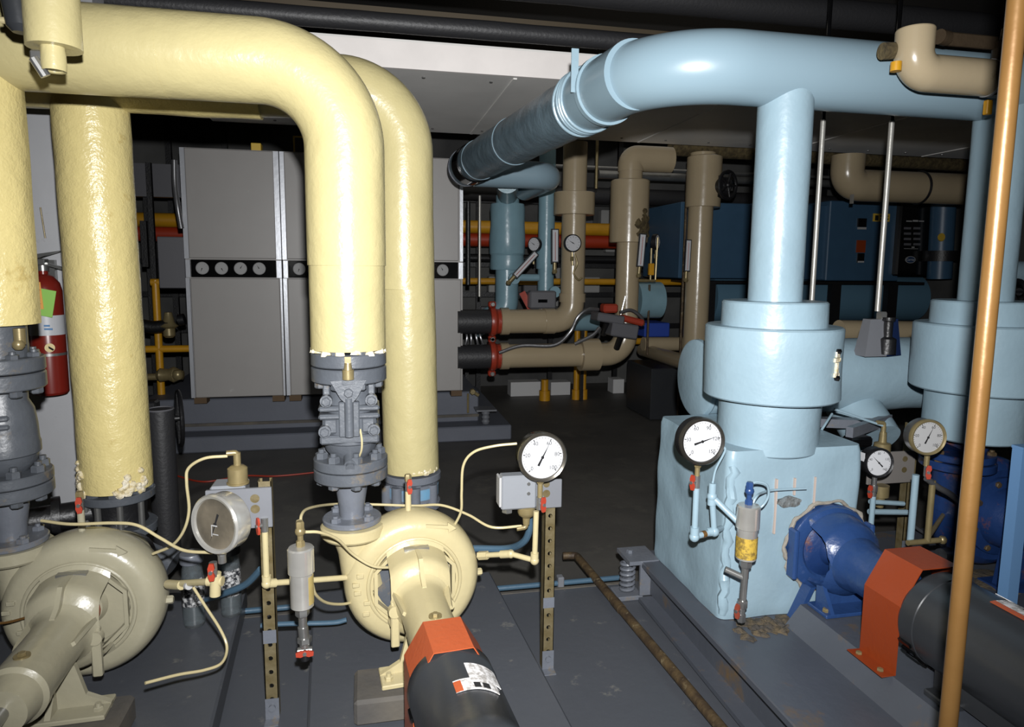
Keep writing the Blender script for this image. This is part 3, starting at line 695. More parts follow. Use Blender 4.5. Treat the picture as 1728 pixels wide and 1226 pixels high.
ctube('cream-painted tube dipping low between the metal cylinder and the centre pump', [P(527, 985, y=2.1), P(533, 1003, y=2.13), P(550, 1016, y=2.2), P(575, 1019, y=2.28), P(600, 1015, y=2.35)])
def tapping(x0, y0, z0, z1, lab, mt):
    t = T('vent_cock', lab, 'valve', (x0, y0, z0), 0, 'red-handled gauge cocks')
    t.p('riser', M().cyl((x0, y0, z0), (x0, y0, z1), .011, n=14), mt); cock(t, (x0, y0, z1 + .02), (.15, -1, 0)); t.p('plug', M().hex((x0, y0, z1 + .035), (0, 0, 1), .013, .025), BRASS)
tapping(.133, 2.4, .722, .80, 'vent cock with red handle standing on top of the centre yellow pump', YELP)
tapping(-.93, 2.4, .722, .80, 'vent cock standing on top of the cream pump', CREAM)
ctube('blue hose running behind the centre pump to the switch box post', [P(893, 868, y=2.36), P(893, 895, y=2.38), P(882, 915, y=2.42), P(855, 925, y=2.5), P(800, 925, y=2.56), P(770, 927, y=2.58)], r=.0135, mt=BCOND, name='blue_conduit', cat='conduit', group='blue flexible conduits')
ctube('blue conduit curving behind the cylinder left of the centre pump', [P(585, 1045, y=2.5), P(560, 1050, y=2.5), P(480, 1052, y=2.5), P(440, 1055, y=2.5)], r=.009, mt=BCOND, name='blue_conduit', cat='conduit', group='blue flexible conduits')
ctube('blue hose curving behind the two clear bottles', [P(440, 960, y=2.55), P(415, 985, y=2.6), P(380, 1000, y=2.65), P(340, 1012, y=2.75)], r=.013, mt=BCOND, name='blue_conduit', cat='conduit', group='blue flexible conduits')
ctube('blue bracket pipe standing under the centre discharge flange', [P(575, 905, y=2.6), P(578, 940, y=2.6), P(590, 990, y=2.6), P(600, 1020, y=2.62)], r=.014, mt=BCOND, name='blue_conduit', cat='conduit', group='blue flexible conduits')

# --- dampener cylinder left of the centre pump
def canister(x, y, z0, lab, body2, mt2lab, tophex=BRASS, low=True):
    t = T('air_eliminator', lab, 'metal cylinder', (x, y, z0), 0, 'small metal cylinders', local=True)
    t.p('upper_body', M().lathe([(.01, .2), (.0, .2), (.012, .198), (.036, .195), (.04, .19), (.04, .115), (.036, .112)][2:], n=32), CHROME)
    t.p('lower_body', M().lathe([(.03, 0), (.035, .004), (.035, .112), (.036, .118)], n=32), body2, label=mt2lab)
    t.p('bottom_hex', M().hex((0, 0, 0), (0, 0, -1), .022, .03).cyl((0, 0, -.03), (0, 0, -.07), .013, n=14), STEEL)
    t.p('top_fitting', M().hex((0, 0, .196), (0, 0, 1), .014, .02).cyl((0, 0, .216), (0, 0, .235), .009, n=12).ball((0, 0, .245), .016, 12).hex((0, 0, .255), (0, 0, 1), .013, .022), tophex)
    return t
t = canister(-.213, 2.1, .545, 'polished metal cylinder with brass fittings beside the centre yellow pump', CHROME, None)
ml = [[V((rr * math.cos(math.radians(-50 + 9 * i)), rr * math.sin(math.radians(-50 + 9 * i)), zz)) for rr, zz in ((.0352, .015), (.0362, .015), (.0362, .105), (.0352, .105))] for i in range(9)]
o = t.p('side_label', M().rings(ml), mat('gold_label', (160, 142, 88), .5, var=.1, vscale=30), label='faded gold label')
t.p('drain_pipe', M().cyl((.0, 0, -.065), (.004, 0, -.13), .016, n=16), STEEL)
t.p('drain_nut', M().hex((.004, 0, -.1), (0, 0, -1), .022, .02), STEEL)
cock(t, (.004, 0, -.145), (0.05, -1, .1), ax=(1, 0, 0)); t.p('outlet', M().cyl((.004, 0, -.15), (.004, 0, -.175), .014, n=14), BLK)
a, b_, c_ = P(447, 895, y=2.19), P(450, 984, y=2.19), P(585, 974, y=2.34)
t = T('gauge_pipe', 'yellow threaded pipe from the left strut post past the metal cylinder to the centre pump', 'pipe', b_, 0, 'small yellow gauge pipes')
t.p('pipe', M().cyl(a, b_, .0098, n=16), YELP); t.p('pipe', M().cyl(b_, c_, .0098, n=16), YELP); t.p('elbow', M().ball(b_, .0165, 14).cyl(b_, b_ + V((0, 0, .026)), .0145, n=14).cyl(b_, b_ + (c_ - b_).normalized() * .03, .0145, n=14), YELP)
t = T('gauge_cock', 'small valve with red handle on the left strut post below the bored plate', 'valve', a, 0, 'red-handled gauge cocks'); cock(t, a + V((0, 0, .02)), (-.9, -.5, 0))
solo('tube_fitting', M().hex(P(506, 893, y=2.13), (0, 0, 1), .012, .03), YELP, 'cream-painted tube nut above the polished metal cylinder', 'pipe fitting')

# --- left gauge set
plate('mounting_plate', 'grey plate with two round holes on the strut post between the pumps', (-.5, 2.19, .775), (-.305, 2.203, .905), [(-.355, .872, .014), (-.355, .838, .014)], PLATE)
t = T('pressure_switch', 'brass-topped pressure sensor block behind the fogged gauge', 'pressure switch', (-.41, 2.24, .78))
t.p('housing', M().box((-.49, 2.204, .785), (-.385, 2.29, .912), bev=.006), SWB)
t.p('sensor_cup', M().lathe([(.034, 0), (.034, .005), (.03, .006), (.03, .05), (.02, .058), (.011, .06), (.011, .1), (.009, .1)], (-.41, 2.23, .912), n=32), BRASS)
t.p('elbow_fitting', M().tube(fillet([(-.41, 2.23, .99), (-.41, 2.23, 1.012), (-.44, 2.225, 1.012)], .008, 4), .009, 12), BRASS)
GL = P(372, 880, y=2.06)
t = T('pressure_gauge', 'steel-cased gauge turned side-on with a fogged dark face, between the two left pumps', 'gauge', (GL.x, GL.y, GL.z - .08), 0, 'pressure gauges')
n_ = V((-.56, -.83, .03)).normalized(); cc = GL + V((-.012, -.02, 0))
dial(t, cc, n_, .088, .058, CHROME, CHROME, FOGG, 250, fine=False)
w_ = V((0, 0, 1)); u_ = w_.cross(n_)
m = M()
for dx, dz, ww, hh in ((-.012, -.02, .003, .035), (0, -.004, .02, .004), (.002, -.03, .022, .003)): q = cc + n_ * .0005 + u_ * dx + w_ * dz; m.add([q - u_ * ww / 2 - w_ * hh / 2, q + u_ * ww / 2 - w_ * hh / 2, q + u_ * ww / 2 + w_ * hh / 2, q - u_ * ww / 2 + w_ * hh / 2], [(0, 1, 2, 3)])
t.p('face_marks', m, WHITED)
t.p('stem', M().hex(cc + V((.012, .02, -.086)), (0, 0, -1), .013, .02).cyl(cc + V((.012, .02, -.1)), cc + V((.012, .02, -.125)), .012, n=12), STEEL)
q = P(360, 960, y=2.08)
t = T('gauge_cock', 'small valve with round red handle below the fogged gauge', 'valve', q, 0, 'red-handled gauge cocks'); cock(t, q, (-.1, -1, 0))
q1, q2, q3 = P(363, 975, y=2.09), P(364, 992, y=2.09), P(284, 985, y=2.33)
t = T('gauge_pipe', 'yellow threaded pipe from the right side of the cream pump to the fogged gauge', 'pipe', q2, 0, 'small yellow gauge pipes')
t.p('pipe', M().cyl(P(370, 980, y=2.09), q3, .0105, n=16), YELP); t.p('tee', M().cyl(P(364, 966, y=2.09), P(363, 1004, y=2.09), .016, n=16).cyl(P(350, 980, y=2.1), P(376, 980, y=2.09), .015, n=14), YELP)
t.p('coupling', M().cyl(q3, q3.lerp(q2, .3), .015, n=12), YELP); t.p('white_tape', M().cyl(q3.lerp(q2, .02), q3.lerp(q2, .08), .0125, n=12).cyl(q3.lerp(q2, .42), q3.lerp(q2, .46), .0125, n=12), WHITED)
ctube('yellow tube looping from the brass sensor top down behind the cream pump', [P(384, 769, y=2.22), P(345, 773, y=2.22), P(318, 790, y=2.24), P(315, 815, y=2.25), P(319, 860, y=2.28), P(310, 895, y=2.3), P(290, 920, y=2.33), P(258, 934, y=2.37)])
ctube('yellow tube sagging from the left pump flange to the fogged gauge', [P(70, 878, y=2.3), P(120, 884, y=2.26), P(190, 882, y=2.24), P(232, 886, y=2.22), P(270, 907, y=2.2), P(310, 928, y=2.15), P(358, 932, y=2.1)])
ctube('thin tube hanging from the yellow tee down onto the left base', [P(326, 990, y=2.2), P(345, 1020, y=2.2), P(372, 1062, y=2.2), P(383, 1092, y=2.18), P(374, 1118, y=2.12), P(345, 1130, y=2.08), P(300, 1138, y=2.03), P(245, 1152, y=1.97)], r=.0045)
ctube('thin brown tube at the left edge beside the cream pump', [P(-30, 1052, y=2.2), P(10, 1050, y=2.25), P(50, 1040, y=2.3)], r=.004, mt=COPPER)

# bottles
def bottle(px, lab, y, top, capw):
    b0 = P(px, 1040, y=y); b0.z = .2
    t = T('clear_bottle', lab, 'bottle', b0, 0, 'clear plastic bottles', local=True)
    t.p('body', M().lathe([(.02, 0), (.036, .002), (.04, .015), (.038, .03), (.04, .05), (.04, .2), (.037, .23), (.03, .26), (.0285, .26), (.0355, .228), (.0385, .2), (.0385, .05), (.0365, .03), (.0385, .016), (.02, .004)], n=36), PLAS)
    t.p('label', M().tube([V((0, 0, .09)), V((0, 0, .2))], .0408, 36, caps=False), mat('dark_printed_film', (38, 40, 44), .3, dirt=(190, 190, 190), dirt_amt=.42, dscale=60), label='dark printed label')
    t.p('cap', M().lathe([(.02, .258), (.042, .258), (.043, .262), (.043, .29), (.04, .295), (.02, .296)], n=32), GRP if capw else BLK)
    return t
bottle(328, 'clear plastic bottle with grey cap on the base under the crossing yellow tubes', 2.72, 930, True)
bottle(391, 'clear plastic bottle standing below the fogged gauge', 2.78, 930, False)

# top-left fitting hanging in front of the yellow run
YT = 1.98
a = P(92, 82, y=YT); R_ = .062
t = T('insulated_pipe_stub', 'short yellow insulated stub with an open nozzle hanging at the top left corner', 'pipe fitting', a)
t.p('jacket', M().lathe([(.03, 0), (R_, 0), (R_, .45), (.03, .45)], a, n=36), YEL2)
t.p('nozzle', M().lathe([(.02, .01), (.02, -.055), (.027, -.057), (.028, -.04), (.027, 0)], a + V((.0, -.01, 0)), n=24), YEL2)
t.p('nozzle_bore', M().cyl(a + V((0, -.01, -.053)), a + V((0, -.01, -.045)), .019, n=20), BLKP)
t.p('side_lug', M().box(a + V((-.05, -.02, -.035)), a + V((-.02, .01, -.01)), bev=.004).cyl(a + V((-.04, -.02, -.03)), a + V((-.02, -.01, -.07)), .012, n=10), STEEL)
q = P(35, 52, y=YT)
t = T('dark_handle', 'dark grey rounded handle hanging beside the yellow stub at the top left', 'valve', q)
t.p('knob', M().tube([q + V((.0, 0, -.005)), q + V((-.0, 0, .01)), q + V((-.01, 0, .12)), q + V((-.05, 0, .3))], [.018, .03, .034, .034], 20), MOTB)
q = P(2, 34, y=YT); t.p('pin', M().cyl(q, q + V((.02, 0, .0)), .008, n=10), YELP)

# ------------------------------------------------------------------ light blue jacketed piping
YB, ZB = 2.36, 2.324
XB1, XB2 = 1.53, 2.497
E0, E1 = V((1.02, YB, ZB)), V((.735, 5.15, 2.33))
dd = (E1 - E0).normalized()
t = T('insulated_blue_pipe', 'large light blue insulated pipe coming forward under the ceiling and turning right overhead', 'pipe', (XB1, YB, 1.46))
path = fillet([(4.4, YB, ZB), E0, E0 + dd * .62], .42, 20)
t.p('overhead_run', M().tube(resample([V(p) for p in path], .03), .128, 48), BLUES)
t.p('wrapped_run', M().tube(resample([E0 + dd * .6, E1], .02), .133, 44, wob=.03, wf=9), BLUED, label='dull wrinkled wrap')
for s0, L_, r_ in ((.42, .16, .1325), (.17, .24, .1300), (1.65, .015, .137), (2.4, .012, .137)):
    t.p('wrap_band', M().tube([E0 + dd * s0, E0 + dd * (s0 + L_)], r_, 48), BLUES)
m = M()
for k, s0 in enumerate((.58, .605, .63, .67)): m.torus(E0 + dd * s0, dd + V((0, 0, .06 * (k % 2))), .136, .008, 48, 8)
t.p('wrap_folds', m, BLUE, label='bunched pale folds of the jacket')
t.p('end_band', M().tube([E1 - dd * .28, E1 - dd * .12], .141, 40), BLKP, label='dark band near the far end')
t.p('end_cap', M().tube([E1 - dd * .01, E1 + dd * .02], .139, 40), GRP)
for xb in (XB1, XB2): t.p('drop', M().tube(resample([V((xb, YB, ZB - .05)), V((xb, YB, 1.45))], .03), .099, 44, wob=.012), BLUE)
# strap hanger round it
q = E0 + dd * .50
t = T('strap_hanger', 'light blue flat strap hanger with an upright bar round the forward-running blue pipe', 'pipe hanger', q)
b_ = (E0 + dd * .405)
t.p('ring', M().lathe([(.135, 0), (.141, 0), (.141, .03), (.135, .03)], b_, dd, n=56), BLUE)
side = V((0, 0, 1)).cross(dd).normalized()
t.p('upright_bar', M().box(b_ + V((-.158, .0, -.02)), b_ + V((-.128, .006, .15))), BLUE)
# stacked valve jackets
def stack(x, label, wr=True):
    t = T('valve_jacket', label, 'insulation jacket', (x, YB, .82), 0, 'stepped blue valve jackets', local=True)
    z = lambda v: v - .82
    def step(r, z0, z1, nm, rc=.006):
        k = 14; prof = [(r * .4, z(z0)), (r - rc, z(z0)), (r, z(z0) + rc)] + [(r, z(z0) + rc + (z1 - z0 - 2 * rc) * i / k) for i in range(1, k)] + [(r, z(z1) - rc), (r - rc, z(z1)), (r * .4, z(z1))]
        return t.p(nm, M().lathe(prof, n=72, wob=.02, wf=5), BLUE)
    step(.194, 1.36, 1.482, 'upper_step'); step(.252, 1.115, 1.388, 'middle_drum'); step(.19, .91, 1.12, 'lower_step')
    return t
t = stack(XB1, 'stepped cylindrical light blue jacket in the centre right, standing on the square jacketed box')
m = M(); a = math.radians(-62)
for dz, w_, h_ in ((1.30, .012, .02), (1.28, .02, .014), (1.25, .008, .04), (1.225, .016, .014)):
    c = V((.254 * math.cos(a), .254 * math.sin(a), dz - .82)); m.box(c - V((w_, .004, h_ / 2)), c + V((w_, .004, h_ / 2)), rot=Matrix.Rotation(a + PI / 2, 3, 'Z'))
t.p('tear', m, RAW, label='small torn hole with dark edges')
m = M()
for dz in (1.312, 1.215): c = V((.256 * math.cos(a), .256 * math.sin(a), dz - .82)); m.ball(c, .012, 8)
t.p('tear_edge', m, BLKP)
stack(XB2, 'stepped cylindrical light blue jacket at the right edge, crossed by the copper pipe')
# horizontal header behind
t = T('jacketed_header', 'large horizontal light blue jacketed pipe with a flat capped end behind the stepped jackets', 'pipe', (1.8, 2.92, .9))
t.p('shell', M().tube(resample([V((1.5, 2.92, 1.09)), V((4.3, 2.92, 1.09))], .04), .178, 48, wob=.03), BLUE)
t.p('end_cap', M().lathe([(.001, -.012), (.17, -.006), (.182, .0), (.184, .02), (.178, .03)], (1.5, 2.92, 1.09), (1, 0, 0), n=48, wob=.02), BLUE)
t.p('branch', M().tube(resample([V((2.33, 2.9, .95)), V((2.33, 2.72, .8))], .03), .12, 36, wob=.04), BLUE)
# the square jacketed box around the first blue pump
def rrect(x0, y0, x1, y1, r, k=6):
    o = []
    for cx, cy, a0 in ((x1 - r, y0 + r, -90), (x1 - r, y1 - r, 0), (x0 + r, y1 - r, 90), (x0 + r, y0 + r, 180)):
        for i in range(k + 1): a = math.radians(a0 + 90 * i / k); o.append((cx + r * math.cos(a), cy + r * math.sin(a)))
    return o
rr_ = rrect(1.275, 2.2, 1.84, 2.82, .03)
rr2 = []
for i in range(len(rr_)):
    a_, b2 = rr_[i], rr_[(i + 1) % len(rr_)]; L_ = math.hypot(b2[0] - a_[0], b2[1] - a_[1]); k = max(1, int(L_ / .03))
    for j in range(k): rr2.append((a_[0] + (b2[0] - a_[0]) * j / k, a_[1] + (b2[1] - a_[1]) * j / k))
rings = []
for i in range(29):
    z = .292 + (.94 - .292) * i / 28; sh = .985 if i in (0, 28) else 1; rg = []
    for x, y in rr2:
        p = V((1.557 + (x - 1.557) * sh, 2.51 + (y - 2.51) * sh, z)); nn = V((x - 1.557, y - 2.51, 0)).normalized(); rg.append(p + nn * .009 * noise.noise(p * 7) + V((-.0 + .02 * (z - .6), 0, 0)))
    rings.append(rg)
t = T('pump_jacket', 'square light blue insulated box enclosing a pump, rust streaks running down its front', 'insulation jacket', (1.55, 2.5, .29))
t.p('box', M().rings(rings), BLUE)
m = M().tube([V((1.289 + .006 * math.sin(i * 1.7) + .011 * (i / 24), 2.212 + .004 * math.sin(i * 2.9), .31 + .024 * i)) for i in range(25)], [.014 + .007 * abs(math.sin(i * .9)) for i in range(25)], 10, wob=.4, wf=25)
t.p('corner_seam', m, BLUE, label='lumpy taped corner seam')
m = M()
for x, z0, z1 in ((1.475, .62, .83), (1.55, .765, .83), (1.635, .63, .83)):
    m.box((x - .003, 2.1905, z0), (x + .003, 2.21, z1))
t.p('rust_streaks', m, mat('rust_streak', (176, 160, 150), .6), label='faint rust streaks')
t.p('worn_patch', M().prism([((.048 + .004 * math.sin(i * 2.1)) * math.cos(i * PI / 12), (.020 + .003 * math.sin(i * 1.3)) * math.sin(i * PI / 12)) for i in range(24)], (1.53, 2.206, .74), (1, 0, 0), (0, 0, 1), (0, -.018, 0)), mat('worn_grey_patch', (112, 118, 120), .8, bump=.8, bscale=60, rgb2=(84, 84, 82), vscale=50), label='grey abraded patch')
t.p('cut_edge', M().tube([V((1.7 + (.176 + .006 * math.sin(i * .7) + .003 * math.sin(i * 1.9)) * math.cos(i * PI / 48), 2.192, .555 + (.176 + .006 * math.sin(i * .7)) * math.sin(i * PI / 48))) for i in range(-24, 73)], .0075, 8, wob=.8, wf=40), mat('frayed_grey_edge', (134, 128, 118), .8, bump=.6), label='frayed pale cut edge round the pump opening')
# royal blue pump bearing bracket
t = T('centrifugal_pump', 'royal blue pump bracket with chipped paint emerging from the light blue jacketed box', 'pump', (1.7, 2.2, .366), 0, 'base-mounted pumps', local=True)
Z = .555 - .366
t.p('back_plate', M().lathe([(.03, -.02), (.168, -.02), (.168, .03), (.16, .035), (.12, .036), (.1, .02), (.03, .02)], (0, 0, Z), (0, -1, 0), n=48), MBLUE)
rows = [(-.03, .166), (-.045, .163), (-.055, .15), (-.12, .14), (-.145, .13), (-.16, .112), (-.175, .1), (-.19, .088)]
def shell2(base, w=.108, th=.014, k=16):
    m = M(); out = []
    for yy, rr in rows:
        hf = math.asin(min(1, w / rr)); o = []; i_ = []
        for j in range(k + 1):
            a = base + hf * (2 * j / k - 1); o.append(V((rr * math.cos(a), yy, Z + rr * math.sin(a)))); i_.append(V(((rr - th) * math.cos(a), yy, Z + (rr - th) * math.sin(a))))
        out.append(o + i_[::-1])
    return m.rings(out)
t.p('bracket_arch', shell2(PI / 2), MBLUE); t.p('bracket_arch', shell2(-PI / 2), MBLUE)
for sx in (-.16, .16): t.p('side_web', M().box((sx - .01, -.06, Z - .1), (sx + .01, -.01, Z + .09), bev=.006), MBLUE)
t.p('seal_chamber', M().lathe([(.12, .02), (.1, .035), (.06, .05), (.04, .09), (.03, .1)], (0, 0, Z), (0, -1, 0), n=32), MBLUE2, label='dark blue recess')
t.p('bearing_barrel', M().lathe([(.04, .15), (.1, .16), (.1, .175), (.094, .2), (.086, .23), (.085, .34), (.09, .35), (.09, .375), (.07, .38), (.03, .385)], (0, 0, Z), (0, -1, 0), n=44), MBLUE)
m = M().prism([(0, 0), (.06, -.005), (.1, -.04), (0, -.05)], (-.008, -.06, Z + .143), (0, -1, 0), (0, 0, 1), (.016, 0, 0))
m.cyl((.045, -.31, Z + .07), (.045, -.31, Z + .1), .025, n=18)
t.p('rib', m, MBLUE)
m = M().box((-.12, -.19, 0), (.12, -.08, .014), bev=.003).prism([(-.1, 0), (.1, 0), (.085, Z - .08), (-.085, Z - .08)], (0, -.1, .012), (1, 0, 0), (0, 0, 1), (0, -.016, 0))
m.prism([(0, 0), (.09, 0), (.03, Z - .1), (0, Z - .1)], (-.1, -.1, .012), (0, -1, 0), (0, 0, 1), (.014, 0, 0)).prism([(0, 0), (.09, 0), (.03, Z - .1), (0, Z - .1)], (.086, -.1, .012), (0, -1, 0), (0, 0, 1), (.014, 0, 0))
m.prism([(0, 0), (.02, 0), (.08, .13), (.06, .13)], (-.16, -.02, -.07), (1, 0, 0), (0, 0, 1), (0, -.05, 0))
t.p('support_foot', m, MBLUE)
t.p('shaft', M().cyl((0, -.05, Z), (0, -.52, Z), .022, n=20), STEEL)
t.p('foot_bolt', M().hex((-.1, -.16, .014), (0, 0, 1), .013, .012), BRASS)
# second pump, bare deep blue casing
t = T('centrifugal_pump', 'deep blue uninsulated pump casing with rusty flange bolts behind the copper pipe at right', 'pump', (2.65, 2.42, .29), 0, 'base-mounted pumps', local=True)
Z = .27
t.p('volute', M().lathe([(.06, -.07), (.17, -.08), (.2, -.085), (.222, -.07), (.238, -.045), (.243, -.015), (.243, .015), (.238, .045), (.22, .07), (.06, .09)], (0, 0, Z), (0, 1, 0), n=64), MBLUE2)
t.p('neck', M().tube([V((-.15, 0, Z + .02)), V((-.155, 0, Z + .12)), V((-.155, 0, Z + .2))], [.1, .09, .09], 32), MBLUE2)
flange(t, (-.155, -.0, Z + .2), .145, .035, 6, .12, MBLUE2, RUST, up=.02, name='flange')
flange(t, (-.155, -.0, Z + .24), .14, .03, 6, .12, MBLUE2, RUST, up=.02, name='flange')
t.p('riser_neck', M().cyl((-.155, 0, Z + .26), (-.09, 0, Z + .36), .09, n=28), MBLUE2)
t.p('bracket', M().lathe([(.04, 0), (.17, 0), (.17, .03), (.13, .04), (.12, .12), (.09, .16), (.085, .3), (.03, .31)], (0, -.07, Z), (0, -1, 0), n=40), MBLUE2)
m = M()
for k in range(8): a = PI / 4 * k + .3; m.hex((.15 * math.cos(a), -.1, Z + .15 * math.sin(a)), (0, -1, 0), .014, .014)
t.p('cover_bolts', m, RUST); t.p('support_foot', M().box((-.12, -.25, 0), (.12, -.12, .015)).prism([(-.1, 0), (.1, 0), (.07, Z - .08), (-.07, Z - .08)], (0, -.17, .015), (1, 0, 0), (0, 0, 1), (0, -.02, 0)), MBLUE2)
solo('drip_pan_stain', M().lathe([(.001, .0), (.11, 0), (.09, .008), (.001, .01)], (2.62, 2.28, .29), n=24, wob=.5, wf=14), RUSTC, 'patch of orange rust crust on the base below the deep blue pump', 'rust', kind='stuff')

# --- gauge and filter on the box corner
GB = P(1186, 745, y=2.09)
t = T('pressure_gauge', 'large black-cased gauge with white dial at the left corner of the jacketed box', 'gauge', (GB.x, GB.y, .93), 0, 'pressure gauges')
dial(t, GB, (-.02, -1, .05), .082, .058, BLK, mat('dark_bezel', (52, 50, 46), .25, metal=.4), WHITE, 17, nums=('0', '30', '60', '90', '120', '150'))
t.p('stem', M().hex(GB + V((0, .03, -.08)), (0, 0, -1), .013, .018).cyl(GB + V((0, .03, -.09)), GB + V((0, .03, -.135)), .009, n=12), BRASS)
q = GB + V((0, .03, -.15))
t = T('gauge_cock', 'small valve with red handle hanging under the black-cased gauge at the jacketed box', 'valve', q, 0, 'red-handled gauge cocks'); cock(t, q, (-.95, -.3, 0))
a0 = q + V((0, 0, -.02)); a1 = V((q.x, q.y, .665)); a2 = V((1.2, 2.14, .67)); a3 = V((1.185, 2.14, .80)); a4 = V((1.268, 2.06, .71)); a5 = V((1.262, 2.2, .655))
t = T('gauge_pipe', 'small light blue pipe loop under the gauge at the left corner of the jacketed box', 'pipe', a1)
t.p('pipe', M().cyl(a0, a1, .011, n=16).cyl(a1, a2, .011, n=16).cyl(a2, a5, .0105, n=14), BLUE); t.p('pipe', M().cyl(a2, a3, .011, n=16).cyl(a3, a4 + V((0, 0, 0)), .011, n=16), BLUE)
t.p('elbow', M().ball(a1, .0185, 14).cyl(a1, a1 + V((0, 0, .035)), .016, n=14), BLUE); t.p('tee', M().ball(a2, .0185, 14).cyl(a2, a2 + V((-.03, 0, 0)), .016, n=14), BLUE); t.p('tee', M().ball(a3, .0185, 14).cyl(a3, a3 + V((0, 0, .05)), .014, n=14).cyl(a3, a3 + V((0, 0, -.03)), .016, n=14), BLUE)
t.p('brass_nipple', M().cyl(a1.lerp(a2, .38), a1.lerp(a2, .55), .0125, n=12), COPPER)
ctube('thin light blue tube rising from the small pipe loop to the black-cased gauge', [a3 + V((0, 0, .05)), a3 + V((.01, 0, .1)), a3 + V((.03, -.02, .17)), GB + V((.09, .03, -.03)), GB + V((.07, .02, -.03))], r=.004, mt=BLUE)
t = canister(1.275, 2.05, .60, 'chrome cylinder with a yellow label hanging in front of the jacketed box', CHROME, None, tophex=MBLUE)
t.p('side_label', M().tube([V((0, 0, .01)), V((0, 0, .085))], .0362, 32, caps=False), mat('yellow_print_label', (182, 152, 62), .45, dirt=(120, 100, 50), dirt_amt=.42, dscale=50), label='yellow printed label')
t.p('valve_string', M().cyl((0, 0, -.06), (-.006, 0, -.22), .012, n=14).cyl((0, 0, -.07), (-.06, .03, -.045), .011, n=12).hex((-.004, 0, -.15), (0, 0, -1), .018, .03).hex((-.006, 0, -.2), (0, 0, -1), .016, .03), STEEL)
cock(t, (-.008, 0, -.185), (-.9, -.35, 0), red=mat('dull_red_handle', (130, 60, 44), .5))
m = M().tube(smooth([V((0, 0, .27)), V((.03, -.0, .275)), V((.065, 0, .262)), V((.08, .01, .22)), V((.065, .02, .18)), V((.035, .02, .172)), V((.03, .02, .195)), V((.05, .03, .215)), V((.1, .08, .205)), V((.17, .115, .20)), V((.3, .11, .2))], 6), .0045, 10)
t.p('coiled_tube', m, BLUE)

# --- right instrument cluster
t = T('mounting_plate', 'grey plate with two round holes on the strut post behind the orange guard', 'bracket plate', (2.3, 2.52, .66), 0, 'bored sensor plates')
t.p('plate', M().box((2.16, 2.545, .655), (2.40, 2.556, .80), bev=.002), mat('warm_grey_plate', (112, 108, 104), .45)); 
for hz in (.765, .715): t.p('hole', M().cyl((2.345, 2.5435, hz), (2.345, 2.546, hz), .013, n=20), STRUT)
t = T('pressure_switch', 'brass sensor cups above and below the grey plate at the right gauges', 'pressure switch', (2.22, 2.52, .6))
t.p('sensor_cup', M().lathe([(.034, 0), (.034, .05), (.016, .056), (.014, .1), (.01, .1), (.01, .125), (.006, .126)], (2.2, 2.52, .80), n=28), BRASS)
t.p('sensor_cup', M().lathe([(.034, 0), (.034, .05), (.02, .055), (.016, .1), (.008, .1)], (2.21, 2.52, .66), (0, 0, -1), n=28), BRASS)
t.p('elbow_fitting', M().tube(fillet([(2.2, 2.52, .92), (2.2, 2.52, .94), (2.165, 2.52, .945)], .008, 4), .009, 12), BRASS)
GS = P(1484, 781, y=2.36)
t = T('pressure_gauge', 'smallest of the foreground gauges, black ringed, left of the grey plate at right', 'gauge', (GS.x, GS.y, GS.z - .08), 0, 'pressure gauges')
dial(t, GS, (-.12, -1, .03), .062, .055, BLK, BLK, WHITE, 135, nums=('0', '40', '80', '120', '160'))
t.p('case_label', M().box((GS.x - .058, GS.y + .015, GS.z + .005), (GS.x - .0615, GS.y + .045, GS.z + .04)), WHITE)
t.p('stem', M().cyl(GS + V((0, .02, -.06)), GS + V((0, .02, -.1)), .01, n=12).hex(GS + V((0, .02, -.1)), (0, 0, -1), .015, .03), STEEL)
q = GS + V((0, .02, -.145)); b_ = V((q.x + .0, q.y, .5))
t = T('gauge_pipe', 'light blue small pipe below the black-ringed small gauge', 'pipe', b_)
t.p('pipe', M().cyl(q, b_, .011, n=14).cyl(b_, V((1.83, 2.42, .49)), .011, n=12), BLUE); t.p('elbow', M().ball(b_, .02, 12).cyl(b_, b_ + V((0, 0, .03)), .016, n=12), BLUE)
t.p('branch', M().cyl(V((2.09, 2.44, .62)), V((2.26, 2.44, .6)), .01, n=10).cyl(V((2.09, 2.44, .575)), V((2.28, 2.44, .56)), .012, n=10), BLUE)
t = T('gauge_cock', 'small valve with dark red handle under the black-ringed small gauge', 'valve', q, 0, 'red-handled gauge cocks'); cock(t, q + V((0, 0, .02)), (-.95, -.2, 0))
G3 = P(1567, 738, y=2.14)
t = T('pressure_gauge', 'dim gauge with steel case partly tucked under the right stepped jacket', 'gauge', (G3.x, G3.y, G3.z - .09), 0, 'pressure gauges')
dial(t, G3, (-.18, -1, .03), .069, .055, STEEL, BRASS, WHITED, 65)
t.p('stem', M().cyl(G3 + V((.03, .03, -.07)), G3 + V((.03, .03, -.12)), .01, n=12), BRASS)
q = G3 + V((.035, .03, -.14))
t = T('gauge_cock', 'small valve with red handle under the dim gauge at the right stepped jacket', 'valve', q, 0, 'red-handled gauge cocks'); cock(t, q, (-.5, -.8, 0))
b_ = V((q.x - .0, q.y, .55))
t = T('gauge_pipe', 'small light blue and brass pipe between the right gauges and the deep blue pump', 'pipe', b_)
t.p('pipe', M().cyl(q + V((-.03, .02, -.02)), b_ + V((-.03, .02, 0)), .013, n=14), BLUE); t.p('side_valve', M().cyl(q + V((.03, 0, -.04)), b_ + V((.03, 0, .0)), .012, n=12).cyl(b_ + V((-.06, 0, .0)), b_ + V((.1, 0, .0)), .011, n=12).ball(b_ + V((.1, 0, .0)), .017, 10).cyl(b_ + V((.02, 0, .0)), V((2.46, 2.42, .56)), .009, n=10), BRASS)
